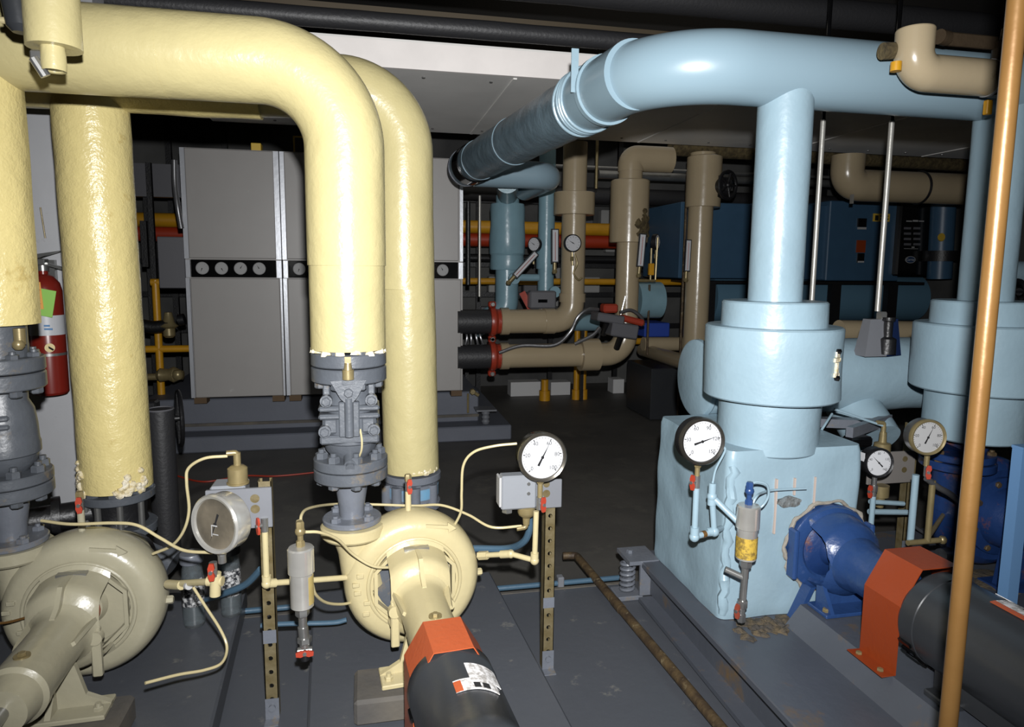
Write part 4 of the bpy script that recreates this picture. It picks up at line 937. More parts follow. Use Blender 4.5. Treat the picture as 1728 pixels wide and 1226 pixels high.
t.p('flexible_tube', M().tube(smooth([q + V((0, 0, -.03)), q + V((.06, 0, -.07)), q + V((.12, .01, -.1)), q + V((.2, .02, -.15))], 5), .012, 12), FLEXM)
ctube('thin light blue tube drooping from behind the stepped jacket to the brass sensor cup', [P(1408, 690, y=2.55), P(1432, 698, y=2.54), P(1460, 708, y=2.53), P(1490, 718, y=2.52)], r=.0055, mt=BLUE)
ctube('short light blue tube end poking from under the stepped jacket', [P(1404, 698, y=2.5), P(1395, 712, y=2.46), P(1387, 724, y=2.44)], r=.005, mt=BLUE)
ctube('grey hose lying on the base right of the strut post', [P(1540, 885, y=2.7), P(1562, 900, y=2.7), P(1590, 910, y=2.68), P(1625, 918, y=2.65)], r=.008, mt=FLEXM, name='hose', cat='hose', group=None)
solo('work_lamp', M().lathe([(.001, -.06), (.03, -.05), (.045, -.01), (.04, .04), (.001, .06)], P(1598, 940, y=2.35), (1, .2, -.35), n=18), MOTB, 'small dark capsule shape lying on the base beside the deep blue pump', 'fitting')
# angle supports over the box
t = T('angle_support', 'grey steel angle bars above the jacketed box, under the hanging rod', 'bracket', (2.2, 2.85, .8))
t.p('bar', M().box((1.9, 2.70, .88), (2.3, 2.76, .92), rot=Matrix.Rotation(-.35, 3, 'Z')), GRP); t.p('bar', M().box((2.0, 2.6, .885), (2.42, 2.63, .93), rot=Matrix.Rotation(.5, 3, 'Z')), GRP)
t.p('black_block', M().box((2.02, 2.5, .84), (2.14, 2.56, .885), bev=.01), BLKP)
def rod(x, y, z0, z1, lab):
    t = T('hanger_rod', lab, 'rod', (x, y, z0), 0, 'galvanised hanger rods')
    t.p('bare_rod', M().cyl((x, y, z0), (x, y, z1), .0125, n=16), ROD); t.p('sleeve', M().cyl((x, y, z1), (x, y, 3.6), .009, n=12), BLKP, label='black sleeved top')
rod(2.15, 3.0, 1.27, 2.315, 'bare grey rod coming down just right of the blue drop, left of the two rods')
rod(2.36, 2.8, 1.41, 2.28, 'bare grey rod above the two hanging boxes, right of the two rods')
t = T('float_switch', 'grey trapezoid cover and navy panel clamped on the rod between the stepped jackets', 'switch box', (2.355, 2.8, .9))
z0 = 1.205
t.p('cover', M().rings([[V((2.245, 2.72, z0)), V((2.36, 2.72, z0)), V((2.36, 2.8, z0)), V((2.245, 2.8, z0))], [V((2.285, 2.75, 1.375)), V((2.36, 2.75, 1.375)), V((2.36, 2.8, 1.375)), V((2.285, 2.8, 1.375))]]), PLATE)
t.p('navy_panel', M().rings([[V((2.362, 2.72, z0)), V((2.465, 2.75, z0)), V((2.465, 2.8, z0)), V((2.362, 2.8, z0))], [V((2.362, 2.75, 1.375)), V((2.45, 2.77, 1.375)), V((2.45, 2.8, 1.375)), V((2.362, 2.8, 1.375))]]), NAVY, label='glossy navy panel')
t.p('lower_rod', M().cyl((2.35, 2.79, .9), (2.355, 2.79, z0), .0135, n=14), ROD)
t.p('top_nut', M().hex((2.36, 2.77, 1.375), (0, 0, 1), .025, .035), STEEL, label='bright nut'); 
t.p('spindle', M().lathe([(.04, 0), (.038, .07), (.03, .075), (.02, .08), (.02, .15), (.028, .155), (.028, .17)], (2.37, 2.735, z0 + .01), n=24), BLK)
t.p('clamp_nut', M().hex((2.35, 2.79, .93), (0, 0, 1), .024, .02), ROD)
# top right brown elbow & valve
q0, q1, q2 = P(1545, 52, y=2.12), P(1545, 122, y=2.12), P(1668, 138, y=2.12)
zc = q1.z; q1 = V((q0.x, 2.12, zc)); q2 = V((q2.x, 2.12, zc))
t = T('tan_elbow', 'tan pipe elbow with an open top in front of the overhead blue pipe at right', 'pipe', q1, group='tan pipes')
t.p('elbow', M().tube(fillet([q0, q1, q2], .075, 12), .062, 36), TAN)
t.p('rim', M().torus(q0, (0, 0, 1), .056, .006, 36, 8), TAN)
t.p('back_stub', M().cyl(q0 + V((-.05, .03, -.06)), q0 + V((-.1, .03, -.065)), .028, n=20), TAND)
t.p('yellow_cap', M().lathe([(.001, 0), (.018, 0), (.018, .03), (.001, .03)], q1 + V((-.075, -.01, -.005)), (0, 0, 1), n=16), YPIPE, label='yellow cap')
t = T('gate_valve', 'dark brown valve body with a hanging yellow tag at the top right', 'valve', q2)
t.p('body', M().lathe([(.03, -.04), (.05, -.03), (.05, .03), (.03, .04)], q2 + V((.03, 0, -.0)), (1, 0, 0), n=24).cyl(q2 + V((.04, 0, -.06)), q2 + V((.04, 0, .1)), .028, n=20).hex(q2 + V((.04, 0, .1)), (0, 0, 1), .022, .03), mat('dark_bronze', (76, 64, 50), .4, metal=.4, bump=.3))
t.p('stem', M().cyl(q2 + V((.04, 0, .12)), q2 + V((.045, 0, .17)), .008, n=10), BRASS)
t.p('lever', M().box(q2 + V((-.19, .0, .1)), q2 + V((.03, .02, .145)), bev=.005).cyl(q2 + V((-.19, 0, .12)), q2 + V((-.23, -.01, .12)), .025, n=16), mat('dark_bronze', (76, 64, 50), .4))
t.p('yellow_tag', M().box(q2 + V((-.005, -.01, -.125)), q2 + V((.02, .01, -.075)), bev=.003), YPIPE, label='yellow tag')
t.p('band', M().cyl(q2 + V((-.006, 0, 0)), q2 + V((.006, 0, 0)), .064, n=32), WHITED)
# copper pipe
solo('copper_pipe', M().cyl((1.066, 1.0, .1), (1.066, 1.0, 3.6), .0155, n=32), COPPER, 'tall tarnished copper pipe crossing the foreground at right', 'pipe')
t = T('steel_upright', 'slate blue steel upright at the right edge', 'post', (2.24, 1.9, .3)); t.p('bar', M().box((2.205, 1.88, .29), (2.25, 1.92, .99)), BSTL); t.p('cap', M().box((2.203, 1.878, .99), (2.252, 1.922, 1.0)), BSTL)
# bottom floor items
a, b_ = V((1.035, 3.2, .128)), V((1.105, 1.7, .128))
t = T('rusty_pipe', 'long rusty steel pipe lying on the pad left of the blue pump base', 'pipe', (1.07, 2.4, .1))
t.p('pipe', M().tube([a, b_], .0195, 20), RUST); t.p('end_elbow', M().tube(fillet([a + (b_ - a) * .01, a + V((0, .02, 0)), a + V((-.07, .03, 0))], .02, 5), .019, 16), RUST)
t.p('coupling', M().cyl(a.lerp(b_, .32), a.lerp(b_, .37), .022, n=20), RUST); t.p('support_pin', M().cyl(a.lerp(b_, .355) + V((0, 0, -.028)), a.lerp(b_, .355) + V((0, 0, -.1)) * .3, .004, n=8), WHITED)
m = M(); c = V((.58, 2.965, .115)); e = V((1.2, 2.965, .115))
t = T('blue_conduit', 'straight blue conduit running along the rear edge of the floor pad', 'conduit', (.9, 2.965, .1), group='blue flexible conduits')
t.p('conduit', M().cyl(c + V((-1.2, 0, 0)), e, .0125, n=16), BCOND); t.p('clip', M().box((.86, 2.945, .09), (.89, 2.985, .15), bev=.004), PLATE)
t.p('edge_strip', M().box((-.6, 2.93, .1), (1.2, 2.948, .104)), CONC)

# ------------------------------------------------------------------ the grey cabinets
BY = 6.15
t0 = struct('plinth_lower', M().box((-2.4, 6.1, 0), (1.3, 8.2, .14), bev=.01), BASEM)
t0.name = 'floor_plinth'
o = struct('floor_plinth_upper', M().box((-1.9, 6.3, .14), (1.02, 8.0, .43), bev=.01), BASEM)
solo('plinth_edge_strip', M().box((-1.9, 6.285, .19), (1.02, 6.3, .215)), CONC, 'tan stained strip along the front of the plinth under the grey cabinets', 'strip')
xs = [-1.475, -.70, .08, .86]
def cabinet(i, label):
    x0, x1 = xs[i], xs[i + 1]; w = x1 - x0
    t = T('boiler_cabinet', label, 'cabinet', (x0, BY, .47), 0, 'grey enamel boiler cabinets', local=True)
    t.p('shell', M().box((0, .02, 0), (w - .012, 1.5, 2.075)), BOIL)
    t.p('upper_panel', M().box((.035, 0, 1.18), (w - .05, .02, 2.07), bev=.006), BOIL)
    t.p('lower_panel', M().box((.035, 0, .0), (w - .03, .02, 1.015), bev=.006), BOIL)
    t.p('trim_strip', M().box((0, -.006, 1.175), (.035, .02, 2.07)).box((.005, -.004, 1.02), (.04, .02, 1.165)).box((0, -.003, 0), (.03, .02, 1.015)), ALU)
    if i < 2: t.p('trim_strip', M().box((w - .05, -.006, 1.175), (w - .008, .02, 2.07)).box((w - .05, -.004, 1.02), (w - .01, .02, 1.165)).box((w - .025, -.003, 0), (w - .01, .02, 1.015)), ALU)
    else: t.p('trim_strip', M().box((w - .04, -.006, 1.175), (w - .012, .02, 2.07)).box((w - .05, -.004, 1.02), (w - .012, .02, 1.165)), ALU)
    pn = t.p('gauge_panel', M().box((.045, -.002, 1.022), (w - .055, .02, 1.168), bev=.003), BLKP)
    for k in range(4):
        gx = .135 + k * .15; c = V((gx, -.004, 1.097))
        g = t.p('gauge', M().lathe([(.001, 0), (.05, 0), (.052, .006), (.046, .012), (.001, .01)], c, (0, -1, 0), n=28), WHITED, pn)
        if i == 0 or k in (0, 3):
            a = math.radians((250, 300, 60, 120)[k]); q = V((math.cos(a), 0, math.sin(a))); s = V((q.z, 0, -q.x)) * .004; p = c + V((0, -.0125, 0))
            mk = M().add([p + s, p + q * .034, p - s], [(0, 1, 2)])
            for j in range(9): b_ = math.radians(-45 + 33 * j); u = V((math.cos(b_), 0, math.sin(b_))); mk.add([p + u * .034 + s * .3, p + u * .041, p + u * .034 - s * .3], [(0, 1, 2)])
            t.p('needle', mk, INK, pn)
    for k in (.02, w - .12): t.p('foot', M().box((k, .0, -.05), (k + .1, .12, -.0)), WOOD)
    return t
cabinet(0, 'tall grey cabinet with four white gauges in a black strip, leftmost of the row')
cabinet(1, 'tall grey cabinet whose black strip shows one gauge, mostly behind the yellow drops')
cabinet(2, 'tall grey cabinet at the right end of the row, beside the black pipes')
t = T('cabinet_top_box', 'small yellow box standing on top of the leftmost grey cabinet', 'box', (-.9, 6.25, 2.545)); t.p('box', M().box((-.93, 6.2, 2.545), (-.85, 6.3, 2.61), bev=.004), YBOX)
t = T('picture_frame', 'yellow-edged square plate on top of the second grey cabinet', 'plate', (-.52, 6.3, 2.545)); t.p('frame', M().box((-.60, 6.3, 2.545), (-.46, 6.32, 2.70)), YBOX); t.p('inner', M().box((-.585, 6.295, 2.56), (-.475, 6.3, 2.685)), BLKP)
# pipes across the back seen between things
def hp(label, px, py, y, r, mt, x0=-3.4, x1=7.2, name='horizontal_pipe', cat='pipe', group=None, wob=0):
    z = P(px, py, y=y).z; return solo(name, M().tube([V((x0, y, z)), V((x1, y, z))], r, 20), mt, label, cat, group)
hp('yellow painted gas pipe running along the back, higher of the two coloured bands', 270, 371, 8.0, .075, YPIPE)
hp('red painted pipe running along the back just below the yellow one', 270, 394, 8.1, .085, RPIPE)
hp('thin yellow pipe running low along the back wall behind the tan risers', 960, 475, 8.0, .038, YPIPE, x0=.9)
hp('dark grey pipe under the red pipe along the back wall', 960, 437, 8.4, .05, BLK, x0=.9)
hp('silver pipe running high behind the handwheel at right', 1240, 303, 7.6, .05, STEEL, x0=2.6)
hp('dark pipe crossing high along the back wall', 1000, 330, 8.2, .1, BLACKI)
for px, py, w_, h_, sh in ((915, 450, 60, 34, 175), (925, 492, 50, 24, 150), (1018, 400, 30, 26, 170), (1010, 355, 24, 30, 160), (905, 395, 22, 20, 150)):
    a = P(px, py, y=8.9); b_ = P(px + w_, py + h_, y=8.9)
    solo('wall_box', M().box(a + V((0, -.12, 0)), b_ + V((0, 0, 0)), bev=.01), mat('pale_grey_panel', (150, 150, 148), .7), {915: 'pale grey box on the back wall between the two middle tan risers, upper one', 925: 'pale grey box on the back wall between the two middle tan risers, lower one', 1018: 'pale box high on the back wall left of the canister-wrapped tan riser', 1010: 'small pale box at the top beside the collar of the tan riser with the gauge', 905: 'small pale box behind the second light blue far pipe'}[px], 'box')
t = T('pipe_rack', 'dark steel rack of posts and rails in front of the back wall', 'rack', (3, 8.6, 0))
for x in (-2.2, -1.6, 1.35, 2.3, 3.2, 4.4, 5.3, 6.2): t.p('rack_post', M().box((x, 8.55, 0), (x + .06, 8.61, 3.5)), BLK)
for z in (.8, 1.22, 1.6, 2.05, 2.4): t.p('rack_rail', M().box((-3.3, 8.62, z), (7.1, 8.67, z + .06)), BLK)
for k, (x, z, w_) in enumerate(((1.5, 1.28, .3), (1.95, 1.28, .2), (2.4, 1.66, .34), (2.75, 1.28, .22), (1.6, 1.66, .25), (3.3, 1.28, .3), (2.1, .86, .3), (1.4, .86, .4), (3.0, .86, .3), (3.5, 2.11, .3), (2.6, 2.11, .26))):
    solo('storage_box', M().box((x, 8.5, z), (x + w_, 8.66, z + .2 + .04 * (k % 3)), bev=.01), [mat('pale_grey_panel', (150, 150, 148), .7), DKG, MOTB][k % 3], ['pale', 'grey', 'dark grey'][k % 3] + ' box on a dim rack rail at the back, behind the tan pipes', 'box', 'dim boxes on the back rack')
# behind the left side
t = T('control_box', 'plain dark grey box beside the leftmost cabinet, behind the rough yellow drop', 'box', (-1.65, 6.2, 1.2)); a = P(266, 399, y=6.25); b_ = P(316, 486, y=6.25)
t.p('box', M().box((a.x, 6.22, b_.z), (b_.x - .0, 6.42, a.z), bev=.006), DKG); t.p('strap', M().box((a.x + .1, 6.42, a.z - .1), (a.x + .15, 8.5, a.z - .06)), BLK)
t = T('electrical_panel', 'dark grey panel high behind the rough yellow drop and the leftmost cabinet', 'panel', (-2.1, 7.2, 2.1)); a = P(232, 275, y=7.2); b_ = P(305, 333, y=7.2)
t.p('panel', M().box((a.x - .3, 7.2, b_.z), (b_.x, 7.3, a.z)), DKG); t.p('support_post', M().box((a.x, 7.3, 0), (a.x + .05, 7.35, a.z)), BLK)
def vp(label, px, y0, y1, y, r, mt, name='vertical_pipe', cat='pipe', group=None):
    a = P(px, y0, y=y); b_ = P(px, y1, y=y); return solo(name, M().cyl((b_.x, y, b_.z), (b_.x, y, a.z), r, n=20), mt, label, cat, group)
t = T('gas_pipe_frame', 'yellow gas pipe tree with a cross member left of the leftmost cabinet', 'pipe', P(262, 690, y=6.6))
a = P(262, 472, y=6.6); b_ = P(262, 690, y=6.6); t.p('upright', M().cyl((a.x, 6.6, b_.z), (a.x, 6.6, a.z), .032, n=16), YPIPE)
for yy, xa, xb in ((476, 255, 275), (589, 235, 322)): q = P(xa, yy, y=6.6); q2_ = P(xb, yy, y=6.6); t.p('cross_pipe', M().cyl((q.x, 6.6, q.z), (q2_.x, 6.6, q.z), .032, n=16), YPIPE)
t = T('pipe_run', 'dark pipes and brass fittings low behind the rough yellow drop', 'pipe', P(280, 650, y=6.5))
q = P(236, 548, y=6.4); t.p('pipe', M().tube(smooth([q, q + V((.1, 0, -.02)), q + V((.2, 0, -.01)), q + V((.24, 0, -.0))], 5), .055, 18), BLK)
q = P(285, 550, y=6.4); t.p('brass_valve', M().lathe([(.03, -.1), (.05, -.08), (.05, -.02), (.08, 0), (.05, .03), (.03, .12)], q, (0, 0, 1), n=16), BRASS); t.p('pipe', M().cyl(q + V((.08, 0, .05)), q + V((.13, 0, .06)), .05, n=16), BLK)
q = P(240, 636, y=6.4); t.p('pipe', M().cyl(q, q + V((.33, 0, .0)), .03, n=14), BRASS); t.p('brass_valve', M().lathe([(.03, -.1), (.06, -.07), (.05, 0), (.07, .04), (.03, .12)], P(285, 632, y=6.35), (1, 0, 0), n=16).ball(P(300, 632, y=6.3), .05, 10), BRASS)
q = P(240, 450, y=6.6); t.p('bracket', M().box(q, q + V((.05, .05, .4))).box(q + V((.07, 0, -.5)), q + V((.11, .05, .9))), BLK)
t.p('flexible_tail', M().tube(smooth([P(294, 270, y=6.1), P(295, 310, y=6.1), P(300, 350, y=6.08), P(306, 385, y=6.1)], 6), .022, 12), FLEXM)
q = P(283, 355, y=5.6)
t = T('column_pipe', 'dark round column standing behind the rough yellow drop', 'column', P(270, 880, y=3.62))
a = P(270, 690, y=3.75); b_ = V((a.x, 3.75, 0)); t.p('shell', M().tube([b_, V((a.x, 3.75, a.z))], .065, 28), BLACKI); t.p('rim', M().torus((a.x, 3.75, a.z), (0, 0, 1), .062, .005, 28, 6), DKG)
q = P(303, 705, y=4.3)
t = T('handwheel', 'black handwheel seen edge-on left of the cabinets, above the dark column', 'handwheel', q)
t.p('rim', M().torus(q, (1, .35, 0), .16, .012, 36, 8), BLK); t.p('spokes', M().box(q + V((-.01, -.008, -.155)), q + V((.01, .008, .155))).cyl(q, q + V((-.15, -.05, 0)), .018, n=12), BLK); t.p('yoke', M().cyl(q + V((-.15, -.05, .1)), q + V((-.15, -.05, -.02)), .04, n=16).box(q + V((-.4, -.09, .05)), q + V((-.1, .0, .12)), bev=.01), BLK)
t.p('drop_pipe', M().cyl(q + V((-.38, -.04, .08)), V((q.x - .38, q.y - .04, .0)), .035, n=14), BLK)
ctube('red cable lying across the dark floor in front of the plinth', [V((-1.45, 5.45, .006)), V((-1.2, 5.25, .006)), V((-.95, 5.35, .006)), V((-.7, 5.3, .006)), V((-.4, 5.35, .006)), V((-.1, 5.45, .006)), V((.3, 5.5, .006))], r=.006, mt=REDC, name='red_cable', cat='cable', group=None)

# fire extinguisher on the wall
ex = -1.42
q = P(88, 665, y=3.5); zb = q.z; xe = q.x
t = T('fire_extinguisher', 'red fire extinguisher with silver label and paper tags hanging on the grey wall', 'fire extinguisher', (xe, 3.5, zb), 0, None, True)
t.p('cylinder', M().lathe([(.02, .0), (.062, .003), (.07, .014), (.07, .48), (.062, .515), (.04, .545), (.02, .555), (.02, .57)], n=40), EXTR)
t.p('label', M().tube([V((0, 0, .28)), V((0, 0, .37))], .0708, 40, caps=False), SILV, label='silver label')
t.p('strap', M().tube([V((0, 0, .185)), V((0, 0, .197))], .0712, 40, caps=False), STEEL)
lm = M(); 
for k, (zz, w_) in enumerate(((.31, .05), (.325, .03))): 
    a = math.radians(-70); lm.box((.0712 * math.cos(a) - w_ / 2, .0712 * math.sin(a) - .002, zz - .004), (.0712 * math.cos(a) + w_ / 2, .0712 * math.sin(a) + .0, zz + .004))
t.p('label_print', lm, BSTL)
t.p('emblem', M().cyl((.03, -.062, .225), (.032, -.0665, .225), .02, n=20), mat('gold_sticker', (190, 170, 110), .4)); t.p('emblem_bar', M().box((.014, -.0685, .221), (.05, -.067, .229), rot=Matrix.Rotation(.6, 3, 'Y')), INK)
t.p('head', M().cyl((0, 0, .57), (0, 0, .6), .025, n=20).box((-.02, -.03, .595), (.02, .02, .625), bev=.004), STEEL)
t.p('lever', M().prism([(0, 0), (.1, .035), (.12, .03), (.12, .04), (0, .02)], (-.02, -.012, .625), (1, 0, 0), (0, 0, 1), (0, .024, 0)).prism([(0, 0), (.1, -.03), (.13, -.045), (.13, -.03), (0, .015)], (-.0, -.012, .6), (1, 0, 0), (0, 0, 1), (0, .024, 0)), STEEL)
t.p('hose', M().tube(smooth([V((-.02, -.01, .6)), V((-.06, -.02, .58)), V((-.08, -.02, .5)), V((-.078, -.01, .3)), V((-.078, 0, .12))], 6), .011, 12), BLK)
t.p('green_tag', M().box((-.01, -.083, .37), (.07, -.081, .49), rot=Matrix.Rotation(.2, 3, 'Y')), GRNT, label='green card tag')
tg = t.p('orange_tag', M().box((-.035, -.088, .40), (.025, -.086, .52), rot=Matrix.Rotation(-.05, 3, 'Y')), ORGT, label='orange inspection tag')
t.p('tag_print', M().text('OTE', (-.005, -.0885, .45), (1, 0, 0), (0, 0, 1), .022).box((-.03, -.0892, .485), (.02, -.0885, .488)).box((-.03, -.0892, .425), (.02, -.0885, .427)), REDH, tg)
t.p('wall_bracket', M().box((-.02, .07, .3), (.02, .1, .62)), STEEL)
solo('wall_hook', M().cyl((xe - .02, 3.597, zb + .72), (xe - .03, 3.595, zb + .86), .004, n=8), STRUT, 'small wire hook on the wall above the extinguisher', 'hook')

# ------------------------------------------------------------------ tan pipes and couplings
TY = 6.2
xA, xBp, xC = 1.895, 2.44, 3.17
zH1, zH2 = 1.10, .775
t = T('tan_riser', 'tan riser with a wide collar and round gauge, bending to the upper red coupling', 'pipe', (xA, TY, 1.1), group='tan pipes')
t.p('riser', M().tube([V(p) for p in fillet([(xA, TY, 2.74), (xA, TY, zH1), (1.2, TY, zH1)], .17, 10)], .112, 32), TAN)
t.p('collar', M().lathe([(.1, 0), (.185, 0), (.19, .005), (.19, .2), (.185, .205), (.1, .205)], (xA, TY, 2.085), n=40), TAN)
t.p('sleeve', M().tube([V((xA, TY, 1.36)), V((xA, TY, 1.28))], .125, 32).tube([V((1.62, TY, zH1)), V((1.72, TY, zH1))], .12, 32), TAN)
t.p('end_lugs', M().lathe([(.1, 0), (.128, .004), (.128, .08), (.1, .085)], (1.2, TY, zH1), (1, 0, 0), n=12), TAN)
t = T('tan_riser', 'tan riser with a crusted canister, elbowing left to the lower red coupling', 'pipe', (xBp, TY, .8), group='tan pipes')
t.p('riser', M().tube([V(p) for p in fillet([(xBp, TY, 2.6), (xBp, TY, zH2), (1.2, TY, zH2)], .2, 10)], .112, 32), TAN)
t.p('canister', M().lathe([(.1, 0), (.175, 0), (.182, .006), (.182, .57), (.17, .58), (.1, .58)], (xBp, TY, 1.84), n=40), TAN)
t.p('top_bend', M().tube([V(p) for p in fillet([(xBp, TY, 2.5), (xBp, TY, 2.62), (xBp + .4, TY, 2.62)], .1, 8)], .12, 32), TAN)
t.p('lower_sleeve', M().tube([V((1.98, TY, zH2)), V((2.16, TY, zH2)), ], .155, 32).tube([V((xBp - .02, TY, 1.02)), V((xBp, TY, 1.09))], .122, 32), TAN)
m = M()
for k in range(90):
    a = random.gauss(-1.0, .24); zz = 2.0 + random.gauss(0, .05); r0 = random.uniform(.012, .034); m.lathe([(.001, -.01), (r0, 0), (r0 * .8, .008), (.001, .014)], (xBp + .18 * math.cos(a), TY + .18 * math.sin(a), zz), (math.cos(a), math.sin(a), 0), n=8, wob=.8, wf=40)
t.p('crust', m, TAND, label='brown crusted insulation', kind='stuff')
t.p('end_lugs', M().lathe([(.1, 0), (.128, .004), (.128, .08), (.1, .085)], (1.2, TY, zH2), (1, 0, 0), n=12), TAN)
t = T('tan_riser', 'tan riser with a black handwheel valve, rightmost of the three tan risers', 'pipe', (xC, TY, .3), group='tan pipes')
t.p('riser', M().tube([V((xC, TY, .3)), V((xC, TY, 2.7))], .118, 32), TAN); t.p('canister', M().lathe([(.1, 0), (.16, 0), (.165, .006), (.165, .47), (.15, .48), (.1, .48)], (xC + .02, TY, 2.19), n=36), TAN)

t = T('handwheel_valve', 'black valve body with a spoked handwheel beside the third tan riser', 'valve', (3.5, 6.1, 2.3)); c = P(1228, 312, y=5.95)
t.p('body', M().cyl((xC + .12, 6.1, c.z), (c.x - .0, 5.99, c.z), .075, n=24).cyl((xC + .1, 6.1, c.z), (xC + .2, 6.08, c.z), .11, n=24), BLK)
w = t.p('rim', M().torus(c, (.45, -1, 0), .125, .016, 36, 8), BLK); m = M()
for k in range(5): a = 2 * PI * k / 5; fa, fb, fd = frame((.45, -1, 0)); m.cyl(c, c + (fa * math.cos(a) + fb * math.sin(a)) * .12, .012, n=8)
t.p('spokes', m.ball(c, .03, 10), BLK)
# black stubs + red grooved couplings
for zz, lab in ((zH1, 'upper'), (zH2, 'lower')):
    solo('black_pipe', M().tube([V((.80, TY, zz)), V((1.16, TY, zz))], .112, 32), BLACKI, lab + ' black pipe stub coming out beside the right grey cabinet', 'pipe', 'black pipe stubs')
    t = T('grooved_coupling', 'red grooved coupling joining the ' + lab + ' black and tan pipes', 'pipe coupling', (1.15, TY, zz), 0, 'red grooved couplings')
    t.p('housing', M().lathe([(.1, 0), (.135, .004), (.14, .02), (.138, .045), (.115, .07), (.115, .1), (.1, .105)], (1.1, TY, zz), (1, 0, 0), n=36), RED)
    for sz in (-1, 1): e = t.p('bolt_lug', M().box((1.09, TY - .03, zz + sz * .13), (1.16, TY + .03, zz + sz * .185), bev=.012), RED); t.p('bolt', M().cyl((1.125, TY - .045, zz + sz * .16), (1.125, TY + .045, zz + sz * .16), .014, n=10).hex((1.125, TY - .04, zz + sz * .16), (0, -1, 0), .022, .015), STEEL, e)
for k, x in enumerate((.9, .94, .99, 1.03)):
    solo('flexible_conduit', M().tube(smooth([V((x, TY + .16, 1.02)), V((x + .01, TY + .12, .94)), V((x - .01 + .02 * k, TY + .13, .85))], 5), .012, 8), FLEXM, 'short grey flexible conduit bunched between the two black pipe stubs', 'conduit', 'bunched grey conduits')
solo('flexible_conduit', M().tube(smooth([P(842, 595, y=6.05), P(880, 583, y=6.05), P(935, 582, y=6.0), P(962, 560, y=6.0), P(975, 535, y=5.98), P(992, 522, y=5.98), P(1010, 522, y=6.0)], 8), .016, 10), FLEXM, 'ribbed grey conduit arching over the upper tan pipe to the actuator', 'conduit')
solo('flexible_conduit', M().tube(smooth([P(970, 580, y=6.05), P(1000, 565, y=6.0), P(1012, 552, y=6.0)], 6), .016, 10), FLEXM, 'short ribbed grey conduit below the actuator', 'conduit')
solo('flexible_conduit', M().tube(smooth([P(1046, 527, y=5.95), P(1065, 523, y=5.95), P(1082, 535, y=5.95), P(1086, 548, y=5.98)], 6), .016, 10), FLEXM, 'ribbed grey conduit curling over the two orange covers', 'conduit')
def actuator(px, py, lab, w_=.22, h_=.12, dep=.22):
    q = P(px, py, y=5.98); t = T('valve_actuator', lab, 'actuator', q, 0, 'grey actuators')
    t.p('housing', M().box(q + V((-w_ / 2, -dep / 2, -h_ / 2)), q + V((w_ / 2, dep / 2, h_ / 2)), rot=Matrix.Rotation(.15, 3, 'Y'), bev=.012), DKG)
    t.p('stem', M().cyl(q + V((0, 0, -h_ / 2)), q + V((0, .1, -h_ / 2 - .12)), .03, n=14), BLK); return t, q
t, q = actuator(1025, 536, 'grey actuator with an orange ribbed cover, upper left of the pair on the tan elbow', .26, .08)
t.p('cover', M().box(q + V((-.06, -.07, .05)), q + V((.08, .05, .13)), bev=.015), REDH, label='orange ribbed cover')
t.p('antenna', M().cyl(q + V((.13, 0, .03)), q + V((.17, 0, .2)), .01, n=8), STEEL)
t, q = actuator(1048, 556, 'grey actuator with an orange ribbed cover, lower right of the pair on the tan elbow', .26, .13)
t.p('cover', M().box(q + V((-.02, -.09, .06)), q + V((.2, .05, .12)), rot=Matrix.Rotation(.25, 3, 'Y'), bev=.015), REDH, label='orange ribbed cover')
q = P(914, 508, y=6.3); t = T('junction_box', 'grey junction box standing on the upper tan pipe', 'box', q); t.p('box', M().box(q + V((-.13, -.06, -.07)), q + V((.13, .06, .1)), bev=.015), DKG); t.p('post', M().cyl(q + V((0, 0, -.07)), q + V((0, 0, -.15)), .03, n=12), TAN); t.p('slot', M().box(q + V((-.05, -.063, -.01)), q + V((.04, -.058, .02))), BLKP)
q = P(888, 505, y=6.35); solo('orange_lever', M().box(q + V((-.03, -.01, -.1)), q + V((.03, .01, .08)), rot=Matrix.Rotation(-.5, 3, 'Y')), REDH, 'orange lever beside the junction box on the upper tan pipe', 'lever')
# far gauges and thermometers
def fgauge(px, py, y, r, n, lab, ndl=150):
    q = P(px, py, y=y); t = T('pressure_gauge', lab, 'gauge', q - V((0, 0, r)), 0, 'far gauges'); dial(t, q, n, r, .04, BLK, STEEL, WHITE, ndl, nums=(), fine=True) if 0 else None
    b = t.p('case', M().lathe([(r * .5, -.04), (r, -.035), (r, 0), (r * .9, .006), (r * .86, .0)], q, n, n=36), BLK); t.p('dial_face', M().lathe([(.001, .002), (r * .88, .002), (r * .88, -.004), (.001, -.004)], q, n, n=36), WHITE, b)
    nn = V(n).normalized(); w_ = (V((0, 0, 1)) - nn * nn.z).normalized(); u = w_.cross(nn); a = math.radians(ndl); qq = u * math.cos(a) + w_ * math.sin(a); s = qq.cross(nn) * r * .05; p = q + nn * .004
    mk = M().add([p + s, p + qq * r * .6, p - s, p - qq * r * .25], [(0, 1, 2, 3)])
    for j in range(11): bb = math.radians(-45 + 27 * j); v_ = u * math.cos(bb) + w_ * math.sin(bb); s2 = v_.cross(nn) * r * .03; mk.add([p + v_ * r * .65 + s2, p + v_ * r * .8, p + v_ * r * .65 - s2], [(0, 1, 2)])
    t.p('needle', mk, INK, b); t.p('stem', M().cyl(q - V((-.0, -.02, r)), q - V((-.005, -.02, r + .12)), .012, n=10).hex(q - V((0, -.02, r + .04)), (0, 0, -1), .02, .04), BRASS)
    return t
fgauge(967, 410, 6.0, .08, (0, -1, 0), 'round white gauge hanging on the tan riser with the wide collar', 150)
solo('pigtail', M().tube(smooth([P(970, 428, y=6.02), P(974, 445, y=6.02), P(968, 460, y=6.02), P(976, 472, y=6.02), P(982, 468, y=6.02)], 6), .009, 8), BRASS, 'curly brass tail below the gauge on the collared tan riser', 'tube')
